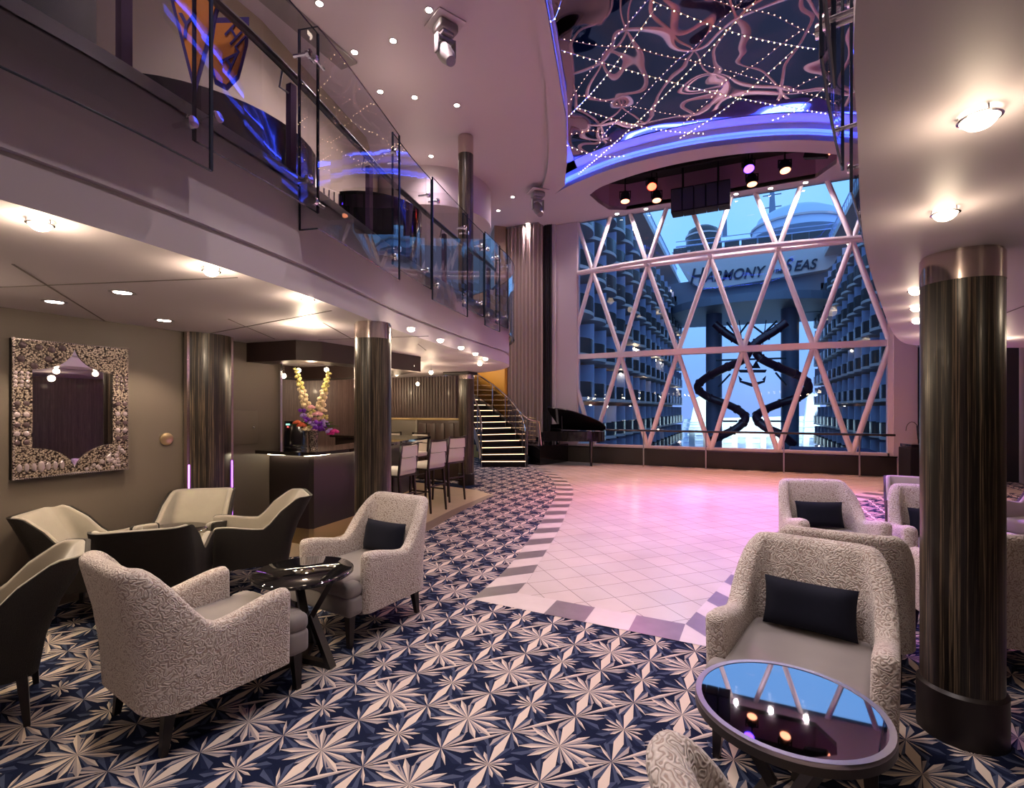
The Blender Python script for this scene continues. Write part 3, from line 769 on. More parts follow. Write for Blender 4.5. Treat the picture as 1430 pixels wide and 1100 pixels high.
# string lights below the mirror
def fairy(pa, pb, label):
    t = thing('string_light', label, 'string light', (0, 0, 0), 0, 'fairy light strings under the mirrored ceiling')
    a, b_ = Vector(pa), Vector(pb); L = (b_-a).length; n = int(L/.115)
    pts = [a.lerp(b_, i/20)-Vector((0, 0, .12*sin(pi*i/20))) for i in range(21)]
    c = MB(); c.tube(pts, .006, 5); c.build('wire', 'gold', t)
    global BULB
    for i in range(n):
        q = (i+.5)/n; p = a.lerp(b_, q)-Vector((0, 0, .12*sin(pi*q)))
        if BULB is None:
            c = MB(); c.ball((0, 0, 0), .010, 6); BULB = c.build('bulb', 'bead', t); o = BULB
        else:
            o = BULB.copy(); COL.objects.link(o); o.parent = t
        o.location = p-Vector((0, 0, .012))
BULB = None
zz = 7.66
for (a, b_), (c_, d_), lb in [((908, 0), (1140, 68), 'fairy light string crossing the top of the mirrored ceiling'), ((784, 70), (1168, 160), 'longest fairy light string, sloping right across the mirrored ceiling'), ((806, 150), (985, 186), 'fairy light string sloping right above the middle of the blue arc'),
    ((789, 201), (874, 217), 'short fairy light string at the left end of the blue arc'), ((793, 163), (918, 7), 'fairy light string rising right from the left edge of the mirror'), ((807, 243), (1056, 0), 'fairy light string rising right from the left end of the blue arc'),
    ((948, 193), (1119, 60), 'fairy light string rising right from the middle of the blue arc'), ((1076, 168), (1163, 112), 'short fairy light string at the right end of the blue arc'), ((766, 28), (784, 0), 'fairy light stub at the top left corner of the mirror')]:
    fairy(atZ(a, b_, zz), atZ(c_, d_, zz), lb)

# moving heads
def moving_head(loc, rz, label):
    t = thing('moving_head_light', label, 'stage light', loc, rz, 'white moving heads on the ceiling')
    c = MB(); c.rbox((0, 0, -.015), (.46, .46, .02), .004); c.build('mounting_plate', 'white', t)
    c = MB(); c.rbox((0, 0, -.025), (.475, .475, .006), .002); 
    c = MB(); c.rbox((0, 0, -.10), (.32, .28, .14), .04); c.rbox((0, 0, -.19), (.20, .2, .06), .02); c.build('base', 'hull_w', t)
    c = MB(); c.rbox((0, 0, -.24), (.30, .08, .05), .02); c.rbox((.15, 0, -.36), (.03, .10, .28), .012); c.rbox((-.15, 0, -.36), (.03, .10, .28), .012); c.build('yoke', 'hull_w', t)
    R = Matrix.Rotation(radians(-38), 4, 'X')
    c = MB(); c.lathe([(.001, .20), (.07, .195), (.11, .15), (.125, .05), (.12, -.08), (.09, -.22), (.075, -.27), (.065, -.27)], (0, 0, -.46), 24, R); h = c.build('head', 'hull_w', t)
    c = MB(); c.lathe([(.0005, -.265), (.06, -.265)], (0, 0, -.46), 20, R); c.build('lens', 'lamp_white', h)
    return t
M['hull_w'] = mat('fixture_grey', (.24, .22, .22), .5, spec=.3)
moving_head((-4.12, 6.42, CH), 1.1, 'large moving head spotlight hanging near the top of the high ceiling')
moving_head((-4.95, 12.2, RG), .8, 'smaller moving head spotlight by the end of the blue arc')

# stage lights
def par_can(loc, tilt, rz, lens, label, s=1):
    t = thing('stage_light', label, 'stage light', loc, rz, 'black stage lights in the ceiling recess'); t.scale = (s, s, s)
    c = MB(); c.bar((0, 0, .66), (0, 0, .16), .03); c.bar((-.14, 0, .16), (.14, 0, .16), .03, .02)
    for q in (-.14, .14): c.bar((q, 0, .17), (q, 0, -.02), .02, .04)
    c.build('yoke', 'black_matt', t)
    R = Matrix.Rotation(tilt, 4, 'X')
    c = MB(); c.lathe([(.001, .16), (.09, .15), (.12, .08), (.125, -.02), (.13, -.03), (.13, -.10), (.115, -.105)], (0, 0, 0), 24, R); h = c.build('can', 'black_matt', t)
    c = MB(); c.lathe([(.0005, -.107), (.112, -.107)], (0, 0, 0), 24, R); c.build('lens', lens, h)
    return t
for a, b_, y, ln, lb, ti in [(873, 276, 13.3, 'lens_warm', 'dim warm stage light at the left end of the recess', -.15), (910, 257, 13.1, 'lens_red', 'glowing red stage light left of the speaker array', -.55), (917, 275, 13.9, 'lens_warm', 'warm stage light hanging just below the glowing red one', -.2),
    (1045, 232, 13.0, 'lens_violet', 'glowing violet stage light right of the speaker array', -.55), (1050, 252, 13.8, 'lens_warm', 'warm stage light hanging below the violet one', -.2), (1096, 233, 13.3, 'lens_warm', 'warm stage light at the right of the violet one', -.3)]:
    p = atY(a, b_, y); par_can(p, ti, YAW*.6, ln, lb)
t = thing('stage_spotlight', 'long black profile spotlight with an orange glow at the right end of the recess', 'stage light', atY(1140, 216, 13.4), 1.2)
c = MB(); c.rbox((0, 0, 0), (.16, .5, .16), .02, mtx=Matrix.Rotation(.3, 4, 'X')); bd_ = c.build('body', 'black_matt', t)
c = MB(); c.rbox((0, -.25, -.02), (.12, .03, .12), .01); c.build('lens', 'lens_warm', bd_)
c = MB(); c.bar((0, 0, .45), (0, 0, .06), .03); c.build('hanger', 'black_matt', t)
# speaker array & truss
t = thing('speaker_array', 'row of black hanging speaker boxes over the window', 'speaker')
a = atY(938, 288, 13.7); b_ = atY(1020, 276, 13.7)
for i in range(5):
    q = (i+.5)/5; p = a.lerp(b_, q); w5 = (b_-a).length/5
    c = MB(); c.rbox((p.x, 13.7, 7.05), (w5*.97, .4, .62), .01); s5 = c.build('speaker_box', 'black_matt', t)
    c = MB(); c.box((p.x, 13.495, 7.05), (w5*.86, .01, .55)); c.build('grille', 'grille', s5)
for q in (.2, .8): p = a.lerp(b_, q); c = MB(); c.bar((p.x, 13.7, 7.35), (p.x, 13.7, 8.1), .05); c.build('hanger', 'black_matt', t)
t = thing('lighting_truss', 'black pipe truss carrying the stage lights in the recess', 'truss')
for y_, z_ in ((13.0, 7.78), (13.4, 7.86), (13.0, 8.0), (13.6, 8.0)): c = MB(); c.tube([(-2.9, y_, z_), (1.3, y_+.05, z_)], .035, 8); c.build('pipe', 'black_matt', t)
for i in range(9):
    x = -2.8+i*.45; c = MB(); c.tube([(x, 13.0, 7.78), (x+.25, 13.0, 8.0)], .018, 6); c.tube([(x+.25, 13.0, 8.0), (x+.5, 13.4, 7.86)], .018, 6); c.build('brace', 'black_matt', t)

# ================================================================== GALLERY RAILING
def edge_at(E, y):
    for i in range(len(E)-1):
        if E[i].y <= y <= E[i+1].y and E[i+1].y > E[i].y: return E[i].lerp(E[i+1], (y-E[i].y)/(E[i+1].y-E[i].y))
    return E[-1]
def seg(E, ya, yb, off):
    idx = [p for p in E if ya < p.y < yb and p.y < 9.6]
    P = [edge_at(E, ya)]+idx+[edge_at(E, yb)]
    return [Vector(p) for p in offset2(P, off)]
M['stand'] = M['chrome']
def glass_panel(E, ya, yb, zb, zt, off, label, side=1, grp='glass panels of the left gallery'):
    P = seg(E, ya, yb, off)
    t = thing('glass_panel', label, 'glass railing', (0, 0, 0), 0, grp)
    c = MB(); c.sheet([(p.x, p.y, zb) for p in P], [(p.x, p.y, zt) for p in P], False); c.build('pane', 'glass', t)
    e_ = MB()
    e_.tube([(p.x, p.y, zb) for p in P], .006, 4); e_.tube([(p.x, p.y, zt) for p in P], .006, 4)
    for q in (P[0], P[-1]): e_.bar((q.x, q.y, zb), (q.x, q.y, zt), .014, .014)
    e_.build('polished_edge', 'edge', t)
    for q, q2 in ((P[0], P[1] if len(P) > 2 else P[-1]), (P[-1], P[-2] if len(P) > 2 else P[0])):
        d_ = (q2-q).normalized()*.12; c0 = q+d_; n_ = Vector((-d_.y, d_.x)).normalized()
        n_ = n_ if (n_.x < 0) == (side > 0) else -n_
        for z_ in (zb+.18, zt-.22):
            c = MB(); m_ = Matrix.Identity(4)
            dirn = Vector((n_.x, n_.y, 0)); R = dirn.to_track_quat('Z', 'Y').to_matrix().to_4x4()
            c.lathe([(.001, -.03), (.028, -.028), (.03, -.02), (.03, -.004), (.012, 0), (.012, .10)], (c0.x, c0.y, z_), 14, R); c.build('standoff', 'chrome', t)
    return t
M['edge'] = mat('dark_glass_edge', (.02, .025, .04), .15)
yb_ = [-.5, .2, 1.60, 2.48, 3.73, 4.64, 5.67, 6.4, 7.0, 7.5]
lbs = ['glass gallery panel above the camera at far left', 'leftmost glass gallery panel, above the first domed lamp', 'glass gallery panel in front of the hanging pennants', 'tall glass gallery panel in front of the black curved sofa', 'glass gallery panel with the blue arc reflection', 'glass gallery panel left of the gallery column', 'glass gallery panel below the gallery column', 'narrow glass gallery panel right of the gallery column', 'last narrow glass gallery panel before the curtain']
for i in range(9):
    hi = i % 2 == 0
    glass_panel(LE, yb_[i]-.03, yb_[i+1]+.03, 2.99 if hi else 2.86, 4.22, -.10 if hi else -.14, lbs[i])
# curved end of gallery
def seg_idx(E, s_, off): return offset2(E[s_[0]:s_[1]], off)
k0 = min(range(len(LE)), key=lambda i: abs(LE[i].y-7.5)+abs(LE[i].x+3.7))
for q, lb in ((0, 'curved glass panel at the rounded end of the gallery'), (1, 'glass panel round the back of the gallery end'), (2, 'glass panel behind the gallery end towards the staircase')):
    P = offset2(LE[k0+q*8:k0+q*8+9], -.1); t = thing('glass_panel', lb, 'glass railing', (0, 0, 0), 0, 'glass panels of the left gallery')
    c = MB(); c.sheet([(p.x, p.y, 2.9) for p in P], [(p.x, p.y, 4.22) for p in P], True); c.build('pane', 'glass', t)
    e_ = MB(); e_.tube([(p.x, p.y, 2.9) for p in P], .006, 4); e_.tube([(p.x, p.y, 4.22) for p in P], .006, 4); e_.build('polished_edge', 'edge', t)
t = thing('gallery_handrail', 'dark round handrail behind the glass of the left gallery', 'handrail')
hp = offset2(LE[:k0+12], .18)
c = MB(); c.tube([(p.x, p.y, 4.05) for p in hp], .028, 8); c.build('rail', 'leg_wood', t)
for y_ in (-.4, 1.42, 2.6, 3.8, 4.7, 5.7, 6.6, 7.4):
    p = edge_at([Vector(q) for q in hp], y_); c = MB(); c.bar((p.x-.03, p.y, F2), (p.x-.03, p.y, 4.0), .05, .05); pc = c.build('post', 'purple_steel', t)
    c = MB(); c.tube([(p.x-.03, p.y, 3.93), (p.x-.03, p.y-.10, 3.93), (p.x, p.y-.10, 4.04)], .008, 6); c.build('bracket', 'steel', pc)
# right gallery railing (seen edge-on)
ry = [1.0, 2.2, 3.3, 4.5, 5.8, 7.0]
rl = ['glass panel of the right gallery nearest the camera, seen edge-on', 'second edge-on glass panel of the right gallery', 'third edge-on glass panel of the right gallery', 'fourth edge-on glass panel of the right gallery', 'farthest edge-on glass panel of the right gallery']
for i in range(5): glass_panel(RE, ry[i], ry[i+1], 2.99 if i % 2 else 2.86, 4.22, .12 if i % 2 else .08, rl[i], side=-1, grp='glass panels of the right gallery')
t = thing('gallery_handrail', 'dark handrail of the right gallery behind edge-on glass', 'handrail')
hp = offset2([p for p in RE if p.y < 7.6], -.16)
c = MB(); c.tube([(p.x, p.y, 4.05) for p in hp], .028, 8); c.build('rail', 'leg_wood', t)
for y_ in (1.2, 2.3, 3.4, 4.6, 5.9, 7.0):
    p = edge_at([Vector(q) for q in hp], y_); c = MB(); c.bar((p.x, p.y, F2), (p.x, p.y, 4.0), .05, .05); c.build('post', 'purple_steel', t)

# ------------------------------------------------- gallery furnishing
# curved black bar fronts
def curved_wall(name, label, cx, cy, r, a0, a1, z0_, z1_, mt, th=.25, cat='counter'):
    A = [radians(lerp(a0, a1, i/24)) for i in range(25)]
    P = [(cx+r*cos(a), cy+r*sin(a)) for a in A]+[(cx+(r-th)*cos(a), cy+(r-th)*sin(a)) for a in A[::-1]]
    c = MB(); c.smooth = True; c.prism(P, z0_, z1_); return tag(c.build(name, mt, sharp=30), label, cat)
curved_wall('curved_partition', 'tall black curved partition on the gallery at upper left', -5.2, 1.0, 1.3, -80, 110, F2, 6.6, 'black_matt', cat='partition')
curved_wall('gallery_counter', 'long low dark curved counter behind the hanging pennants', -5.3, 3.4, 1.2, -70, 120, F2, 4.45, 'black', cat='counter')
curved_wall('gallery_booth', 'rounded black booth end behind the tall gallery glass', -5.3, 6.1, .8, -80, 130, F2, 4.7, 'black', cat='booth')
t = thing('wall_cabinet', 'cream boxed panel on the gallery wall right of the pennants', 'wall panel', (-6.5, 4.2, 5.3))
c = MB(); c.rbox((.06, 0, 0), (.12, .8, .8), .01); c.build('box', 'cream_wall', t)
c = MB(); c.box((.125, 0, -.37), (.02, .8, .04)); c.build('shelf_edge', 'leg_wood', t)
t = thing('wall_cabinet', 'slatted vent panel on the gallery wall above the black booth', 'wall panel', (-6.9, 6.6, 5.4), -.24)
c = MB(); c.rbox((.05, 0, 0), (.1, .9, .4), .01); c.build('box', 'cream_wall', t)
for i in range(8): c = MB(); c.box((.105, -.36+i*.1, 0), (.01, .02, .34)); c.build('slat', 'leg_wood', t)
for (a, y) in ((182, 1.15), (205, 1.3)):
    pass
# pennants
M['orange_cloth'] = mat('orange_felt', (.62, .20, .03), .85)
M['violet_cloth'] = mat('violet_felt', (.035, .02, .16), .8)
def pennant(loc, rz, tilt, shape, label, letters):
    t = thing('pennant', label, 'pennant', loc, 0); t.rotation_euler = (tilt, 0, rz)
    n = len(shape); zc = sum(p[1] for p in shape)/n; xc = sum(p[0] for p in shape)/n
    for nm, k, y_, mt in (('border', 1.0, .0, 'violet_cloth'), ('cloth', .84, -.006, 'orange_cloth')):
        c = MB(); P = [(xc+(x-xc)*k, y_, zc+(z-zc)*k) for x, z in shape]; Q = [(x, y+.005, z) for x, y, z in P]
        c.add(P+Q, [tuple(range(n)), tuple(range(2*n-1, n-1, -1))]+[(i, n+i, n+(i+1) % n, (i+1) % n) for i in range(n)]); c.build(nm, mt, t)
    for ch, x, z, s_, rot in letters:
        for off_, mt, ss in ((-.012, 'violet_cloth', s_), (-.016, 'orange_cloth', s_)):
            me = textmesh(ch, ss, 0, .002); me.materials.append(M[mt]); 
            if mt == 'orange_cloth': continue
            o = bpy.data.objects.new('letter', me); COL.objects.link(o); o.parent = t
            o.location = (x, off_, z); o.rotation_euler = (pi/2, rot, 0)
    return t
pd = atZ(292, 60, 4.9)
dd = Vector((cs, sn, 0))
def pen_loc(px, py, D):
    u = (px-715)/F*D; return Vector((u*cs-D*sn, u*sn+D*cs, EYE+(570-py)/F*D))
pennant(pen_loc(276, -10, 3.0), YAW-.2, .0, [(-.24, .15), (.24, .15), (-.02, -.62)], 'orange triangular pennant with violet letters hanging tip down', [('A', -.09, -.04, .26, .1), ('Y', -.08, -.27, .22, .15)])
pennant(pen_loc(320, 70, 3.25), YAW-.3, .0, [(-.12, .24), (.16, .18), (.15, .0), (.08, -.2), (-.02, -.26), (-.12, -.2), (-.17, -.02)], 'orange rounded banner with violet letters beside the triangular pennant', [('H', .0, .06, .17, 1.0), ('A', -.03, -.12, .2, 1.0), ('L', .07, -.02, .15, 1.0)])
# drum soffit
c = MB(); c.smooth = True; c.lathe([(1.5, 6.55), (1.55, 6.56), (1.55, CH)], (-7.65, 11.35, 0), 48); struct(c.build('ceiling_drum', 'white'))
# air diffuser
t = MB(); t.box((-6.1, 5.4, CH-.02), (.35, 2.2, .04)); tag(t.build('air_diffuser', 'hull_w'), 'long grey slot diffuser in the high ceiling behind the gallery glass', 'vent')

# ================================================================== FURNITURE
def shell(mb, w, yb, yf, rc, th, z0_, zin, ha, hb, lean, flare, taper, ytr, yend, front_up=0, t0=0, t1=1, rnd=True, dz=0, ripple=0):
    P = []; n1, n2, n3 = 12, 9, 12
    hw = w/2
    for i in range(n1): P.append((Vector((-hw, lerp(yf, yb+rc, i/(n1)))), Vector((-1, 0))))
    for i in range(n2):
        a = pi+pi/2*i/n2; P.append((Vector((-hw+rc+rc*cos(a), yb+rc+rc*sin(a))), Vector((cos(a), sin(a)))))
    for i in range(n3+1): P.append((Vector((lerp(-hw+rc, hw-rc, i/n3), yb)), Vector((0, -1))))
    for i in range(1, n2+1):
        a = -pi/2+pi/2*i/n2; P.append((Vector((hw-rc+rc*cos(a), yb+rc+rc*sin(a))), Vector((cos(a), sin(a)))))
    for i in range(1, n1+1): P.append((Vector((hw, lerp(yb+rc, yf, i/n1))), Vector((1, 0))))
    secs = []
    def sec(p, n, fwd, shr):
        b_ = smooth((ytr-p.y)/(ytr-yend)) if p.y < ytr else 0
        arm_f = smooth((p.y-ytr)/(yf-ytr)) if p.y > ytr else 0
        h = lerp(ha+front_up*arm_f, hb, b_)+dz
        o_in, o_out = -th*t1, -th*t0; mid = (o_in+o_out)/2; hf = (o_out-o_in)/2*shr
        h -= (1-shr)*th*.5
        L = []
        def pt(off, z):
            q = max(0, (z-z0_)/(hb-z0_)); x = p.x+n.x*(off+flare*q); y = p.y+fwd+n.y*(off+flare*q)
            if b_ > 0: y -= lean*b_*q*q
            x *= 1-taper*b_*q
            return (x, y, z)
        for z in (z0_, lerp(z0_, h, .3), lerp(z0_, h, .6), h-hf*.9): L.append(pt(mid+hf, z))
        for k in range(1, 6):
            a = pi/2-pi*k/6*1.0; L.append(pt(mid+hf*sin(a), h-hf*.9+hf*.9*cos(a) if rnd else h))
        for z in (h-hf*.9, lerp(zin, h, .6), lerp(zin, h, .3), zin): L.append(pt(mid-hf, min(z, h)))
        return L
    A = P[0]
    for k in (0, 1, 2): a = pi/2*k/3; secs.append(sec(A[0], A[1], th*.4*cos(a), max(.12, sin(a)) if k else .12))
    for p, n in P: secs.append(sec(p, n, 0, 1))
    A = P[-1]
    for k in (2, 1, 0): a = pi/2*k/3; secs.append(sec(A[0], A[1], th*.4*cos(a), max(.12, sin(a)) if k else .12))
    m_ = len(secs[0]); vs = [v for s_ in secs for v in s_]
    fs = [(i*m_+k, i*m_+k+1, (i+1)*m_+k+1, (i+1)*m_+k) for i in range(len(secs)-1) for k in range(m_-1)]
    fs += [(i*m_+m_-1, i*m_, (i+1)*m_, (i+1)*m_+m_-1) for i in range(len(secs)-1)]
    fs += [tuple(range(m_))[::-1], tuple(range((len(secs)-1)*m_, len(secs)*m_))]
    mb.add(vs, fs, True)
def leg(x, y, h, w1=.035, w2=.055, dx=0, dy=0):
    c = MB(); c.bar((x+dx, y+dy, 0), (x, y, h), w1, w1, w2, w2, up=(0, 1, 0)); return c
def make_armchair():
    t = thing('armchair', '', 'armchair', group='cream patterned armchairs')
    c = MB(); shell(c, .76, -.38, .27, .17, .10, .215, .36, .58, .915, .10, .015, .12, -.09, -.34, .06); c.build('shell', 'boucle', t, sharp=75)
    c = MB()
    c.rbox((0, .06, .29), (.58, .74, .15), .035, 4); c.build('seat_base', 'velvet', t)
    c = MB(); c.rbox((0, .07, .40), (.585, .76, .11), .045, 5); c.rbox((0, .375, .395), (.70, .14, .11), .045, 5); s_ = c.build('seat_cushion', 'velvet', t)
    c = MB(); c.rbox((0, .375, .29), (.70, .13, .14), .03, 4); c.build('seat_front', 'velvet', t)
    for x, y in ((-.28, -.27), (.28, -.27), (-.29, .38), (.29, .38)): leg(x, y, .23, .03, .055, .01*(1 if x > 0 else -1), -.03 if y < 0 else .01).build('leg', 'leg_wood', t)
    return t
def make_tub():
    t = thing('tub_chair', '', 'tub chair', group='dark tub chairs with grey velvet inside')
    kw = dict(w=.60, yb=-.29, yf=.28, rc=.10, th=.07, ha=.59, hb=.84, lean=.17, flare=.045, taper=.14, ytr=-.08, yend=-.21)
    c = MB(); shell(c, z0_=.26, zin=.27, t0=0, t1=.35, rnd=False, dz=-.004, front_up=.05, **kw); c.build('outer_shell', 'tub_outer', t, sharp=60)
    c = MB(); shell(c, z0_=.27, zin=.30, t0=.30, t1=1, rnd=True, front_up=.05, **kw); c.build('inner_shell', 'taupe_velvet', t, sharp=60)
    c = MB(); c.rbox((0, .02, .36), (.50, .56, .16), .04, 4); c.build('seat', 'taupe_velvet', t)
    c = MB(); c.rbox((0, .0, .275), (.52, .54, .05), .01, 2); c.build('seat_frame', 'leg_wood', t)
    for x, y in ((-.26, -.23), (.26, -.23), (-.27, .23), (.27, .23)): leg(x, y, .27, .026, .045, 0, -.02 if y < 0 else 0).build('leg', 'leg_wood', t)
    return t
def make_pillow():
    me = MB(); n = 14; w, h, d = .36, .21, .055
    for sgn in (1, -1):
        vs = []
        for i in range(n+1):
            for j in range(n+1):
                u, v = i/n*2-1, j/n*2-1
                th_ = d*((1-u**4)*(1-v**4))**.55; cx_ = 1-.035*(1-abs(u))*0-.05*(1-v*v)*abs(u)**3; cy_ = 1-.06*(1-u*u)*abs(v)**3
                vs.append((u*w/2*cx_, sgn*th_, v*h/2*cy_))
        fs = [(i*(n+1)+j, i*(n+1)+j+1, (i+1)*(n+1)+j+1, (i+1)*(n+1)+j) for i in range(n) for j in range(n)]
        if sgn < 0: fs = [f[::-1] for f in fs]
        me.add(vs, fs, True)
    return me
chair0 = None
def armchair(x, y, rz, label):
    global chair0
    if chair0 is None: chair0 = make_armchair(); chair0.location = (x, y, 0); chair0.rotation_euler = (0, 0, rz); chair0['label'] = label; return chair0
    return dup(chair0, (x, y, 0), rz, label)
PILL = make_pillow().build('pillow', 'navy')
PILL0 = [PILL]
def pillow(ch, label, dx=0, tilt=-.25, rz=0, s=1.22):
    if PILL0: o = PILL0.pop()
    else: o = PILL.copy(); COL.objects.link(o)
    tag(o, label, 'pillow', 'dark navy rectangular pillows')
    Rz = Matrix.Rotation(ch.rotation_euler.z, 4, 'Z')
    L = Matrix.Translation(ch.location) @ Rz @ Matrix.Translation((dx, -.225, .59)) @ Matrix.Rotation(rz, 4, 'Z') @ Matrix.Rotation(.22, 4, 'X')
    o.matrix_world = L @ Matrix.Scale(s, 4)
A_ = armchair(-2.74, 1.78, radians(-9), 'cream patterned armchair seen from behind in the left foreground')
B_c = armchair(-2.72, 3.05, radians(174), 'cream patterned armchair facing the black round table, in front of the bar column')
C_c = armchair(.26, 2.86, radians(167), 'large cream patterned armchair behind the mirror-topped table at right')
D_c = armchair(.58, 3.98, radians(-8), 'cream patterned armchair seen from behind, just beyond the large one at right')
E_c = armchair(.74, 5.6, radians(196), 'cream patterned armchair with navy pillow at the edge of the dance floor')
F_c = armchair(1.62, 5.6, radians(182), 'warm-lit cream armchair showing left of the right column')
G_c = armchair(1.52, 4.35, radians(12), 'cream armchair mostly hidden behind the right column')
H_c = armchair(.33, 1.11, radians(-65), 'cream armchair cut off by the bottom edge of the picture')
pillow(B_c, 'navy pillow on the armchair in front of the bar column')
pillow(C_c, 'navy pillow on the large armchair behind the mirror-topped table', rz=0)
pillow(E_c, 'navy pillow on the armchair at the edge of the dance floor')
pillow(F_c, 'navy pillow on the warm-lit armchair left of the right column')
tub0 = make_tub()
tub0.location = (-4.74, 2.24, 0); tub0.rotation_euler = (0, 0, radians(-50)); tub0['label'] = 'dark tub chair with pale velvet inside, against the wall under the mosaic mirror'
dup(tub0, (-4.68, 2.90, 0), radians(217), 'dark tub chair facing the camera beside the violet-lit wall column')
dup(tub0, (-4.13, 3.15, 0), radians(146), 'dark tub chair seen from the side, nearest the bar')
dup(tub0, (-4.00, 2.26, 0), radians(47), 'dark tub chair with its back to the camera at the left round table')
dup(tub0, (-3.72, 1.16, 0), radians(155), 'dark tub chair cut off by the left edge of the picture')
dup(tub0, (1.78, 6.95, 0), radians(175), 'violet-lit tub chair at the far edge of the carpet, left of the right column')
dup(tub0, (2.95, 7.3, 0), radians(128), 'grey tub chair at the right edge of the picture')

def table(name, loc, rz, top, rim, label, z=.60, r=.31):
    t = thing(name, label, 'table', loc, rz, None)
    c = MB(); c.lathe([(.0005, z-.004), (r-.022, z-.004), (r-.022, z)] if rim else [(.0005, z), (r-.01, z), (r, z-.008)], n=56)
    if not rim: c.lathe([(r, z-.008), (r, z-.022), (r-.01, z-.03), (.0005, z-.03)], n=56)
    c.build('table_top', top, t)
    if rim:
        c = MB(); c.lathe([(r-.022, z-.004), (r-.022, z+.002), (r-.002, z+.002), (r, z-.002), (r, z-.012)], n=56); c.build('metal_rim', 'steel', t)
        c = MB(); c.lathe([(r, z-.012), (r+.001, z-.04), (r-.02, z-.045), (.0005, z-.045)], n=56); c.build('apron', 'leg_wood', t)
    for k in range(3):
        a = 2*pi*k/3; d_ = Vector((cos(a), sin(a), 0)); n_ = Vector((-d_.y, d_.x, 0))
        c = MB(); c.bar(d_*.20+n_*.05+Vector((0, 0, z-.03)), d_*.055+Vector((0, 0, .30)), .05, .035); c.bar(d_*.055+Vector((0, 0, .31)), d_*.22-n_*.05, .05, .035)
        c.build('leg', 'leg_wood', t)
    c = MB()
    for k in range(3): a = 2*pi*k/3; d_ = Vector((cos(a), sin(a), 0)); n_ = Vector((-d_.y, d_.x, 0)); c.bar(Vector((0, 0, .02)), d_*.2-n_*.045+Vector((0, 0, .02)), .045, .035)
    c.build('foot_cross', 'leg_wood', t)
    return t
table('side_table', (-2.60, 2.36, 0), .3, 'black_top', False, 'round black glossy table with crossed legs between two cream armchairs')
table('side_table', (.14, 2.02, 0), .8, 'mirror_top', True, 'round mirror-topped table with a metal rim in the right foreground')
table('side_table', (-4.43, 2.63, 0), .1, 'table_glass', False, 'round dark glass table among the tub chairs', .62, .26)
table('side_table', (.62, 4.78, 0), .5, 'black_top', False, 'small dark table between the two armchairs beyond the right foreground', .58, .28)

# ================================================================== BAR
CT = 1.14
ctop_ = [(-5.395, 4.16), (-4.62, 4.16), (-4.52, 4.27), (-4.50, 4.8), (-4.54, 5.2), (-4.79, 6.08), (-5.19, 7.60), (-7.2, 7.75), (-7.2, 7.15), (-5.75, 7.05), (-5.30, 5.9), (-5.15, 5.2), (-5.2, 4.85), (-5.395, 4.80)]
t = thing('bar_counter', 'black topped bar counter with dark wood front behind the left column', 'bar', (0, 0, 0))
c = MB(); c.prism(ctop_, CT-.04, CT); c.build('counter_top', 'counter', t)
c = MB(); c.prism([(-5.39, 4.36), (-4.74, 4.38), (-4.70, 4.42), (-4.78, 5.25), (-5.05, 6.1), (-5.38, 7.25), (-7.1, 7.35), (-7.1, 7.2), (-5.6, 7.1), (-5.3, 6.0), (-5.1, 5.2), (-5.2, 4.75), (-5.39, 4.72)], .20, CT-.04); c.build('body', 'bar_front', t)
c = MB(); c.prism([(-5.39, 4.37), (-4.75, 4.39), (-4.71, 4.43), (-4.79, 5.25), (-5.06, 6.1), (-5.39, 7.24), (-5.5, 7.1), (-5.3, 6.0), (-5.1, 5.2), (-5.2, 4.76), (-5.39, 4.73)], 0, .20); c.build('plinth', 'gold', t)
c = MB(); c.tube([(-5.36, 4.33-.02, CT-.055), (-4.74, 4.35, CT-.055), (-4.67, 4.42, CT-.055), (-4.75, 5.25, CT-.055), (-5.02, 6.1, CT-.055), (-5.35, 7.25, CT-.055)], .008, 6); c.build('light_strip', 'led_warm', t)
# hung soffit frame over the bar
so_out = [(-5.4, 4.05), (-4.66, 4.12), (-4.50, 4.35), (-4.45, 6.25), (-6.2, 7.3), (-8.0, 7.3), (-8.0, 4.4)]
so_in = [(-5.4, 4.4), (-4.9, 4.45), (-4.82, 4.6), (-4.8, 6.05), (-6.2, 6.9), (-7.6, 6.9), (-7.6, 4.6)]
c = MB(); zt, zb = CL, CL-.23
n = len(so_out)
for i in range(n-1):
    q = [so_out[i], so_out[i+1], so_in[i+1], so_in[i]]; c.prism(q, zb, zt)
struct(c.build('ceiling_bar_soffit', 'soffit_wood'))
# globe lamps
g0 = None
gl = [(434.6, 497, 'globe lamp over the near bar corner'), (417, 517, 'globe lamp left of the flower stalks'), (456, 516, 'globe lamp right of the flower stalks'), (535, 514, 'globe lamp right of the bar column, leftmost'), (546, 508, 'globe lamp right of the bar column, highest'), (576, 511, 'globe lamp right of the bar column, third'), (527, 523, 'small far globe lamp right of the bar column, lowest left'), (554, 522, 'small far globe lamp right of the bar column, lowest middle'), (602, 520, 'globe lamp nearest the staircase')]
for a, b_, lb in gl:
    p = atZ(a, b_, 2.28)
    if g0 is None:
        g0 = thing('globe_lamp', lb, 'pendant lamp', p, 0, 'globe lamps over the bar'); o = g0
        c = MB(); c.ball((0, 0, 0), .035, 14); c.build('globe', 'globe', g0)
        c = MB(); c.tube([(0, 0, .03), (0, 0, CL-2.28)], .006, 6); c.lathe([(.018, .03), (.012, .05)], n=10); c.build('stem', 'chrome', g0)
    else: o = dup(g0, p, 0, lb)
    light('POINT', 'bulb', (p.x, p.y, 2.12), 6, (1, .76, .5), .04)
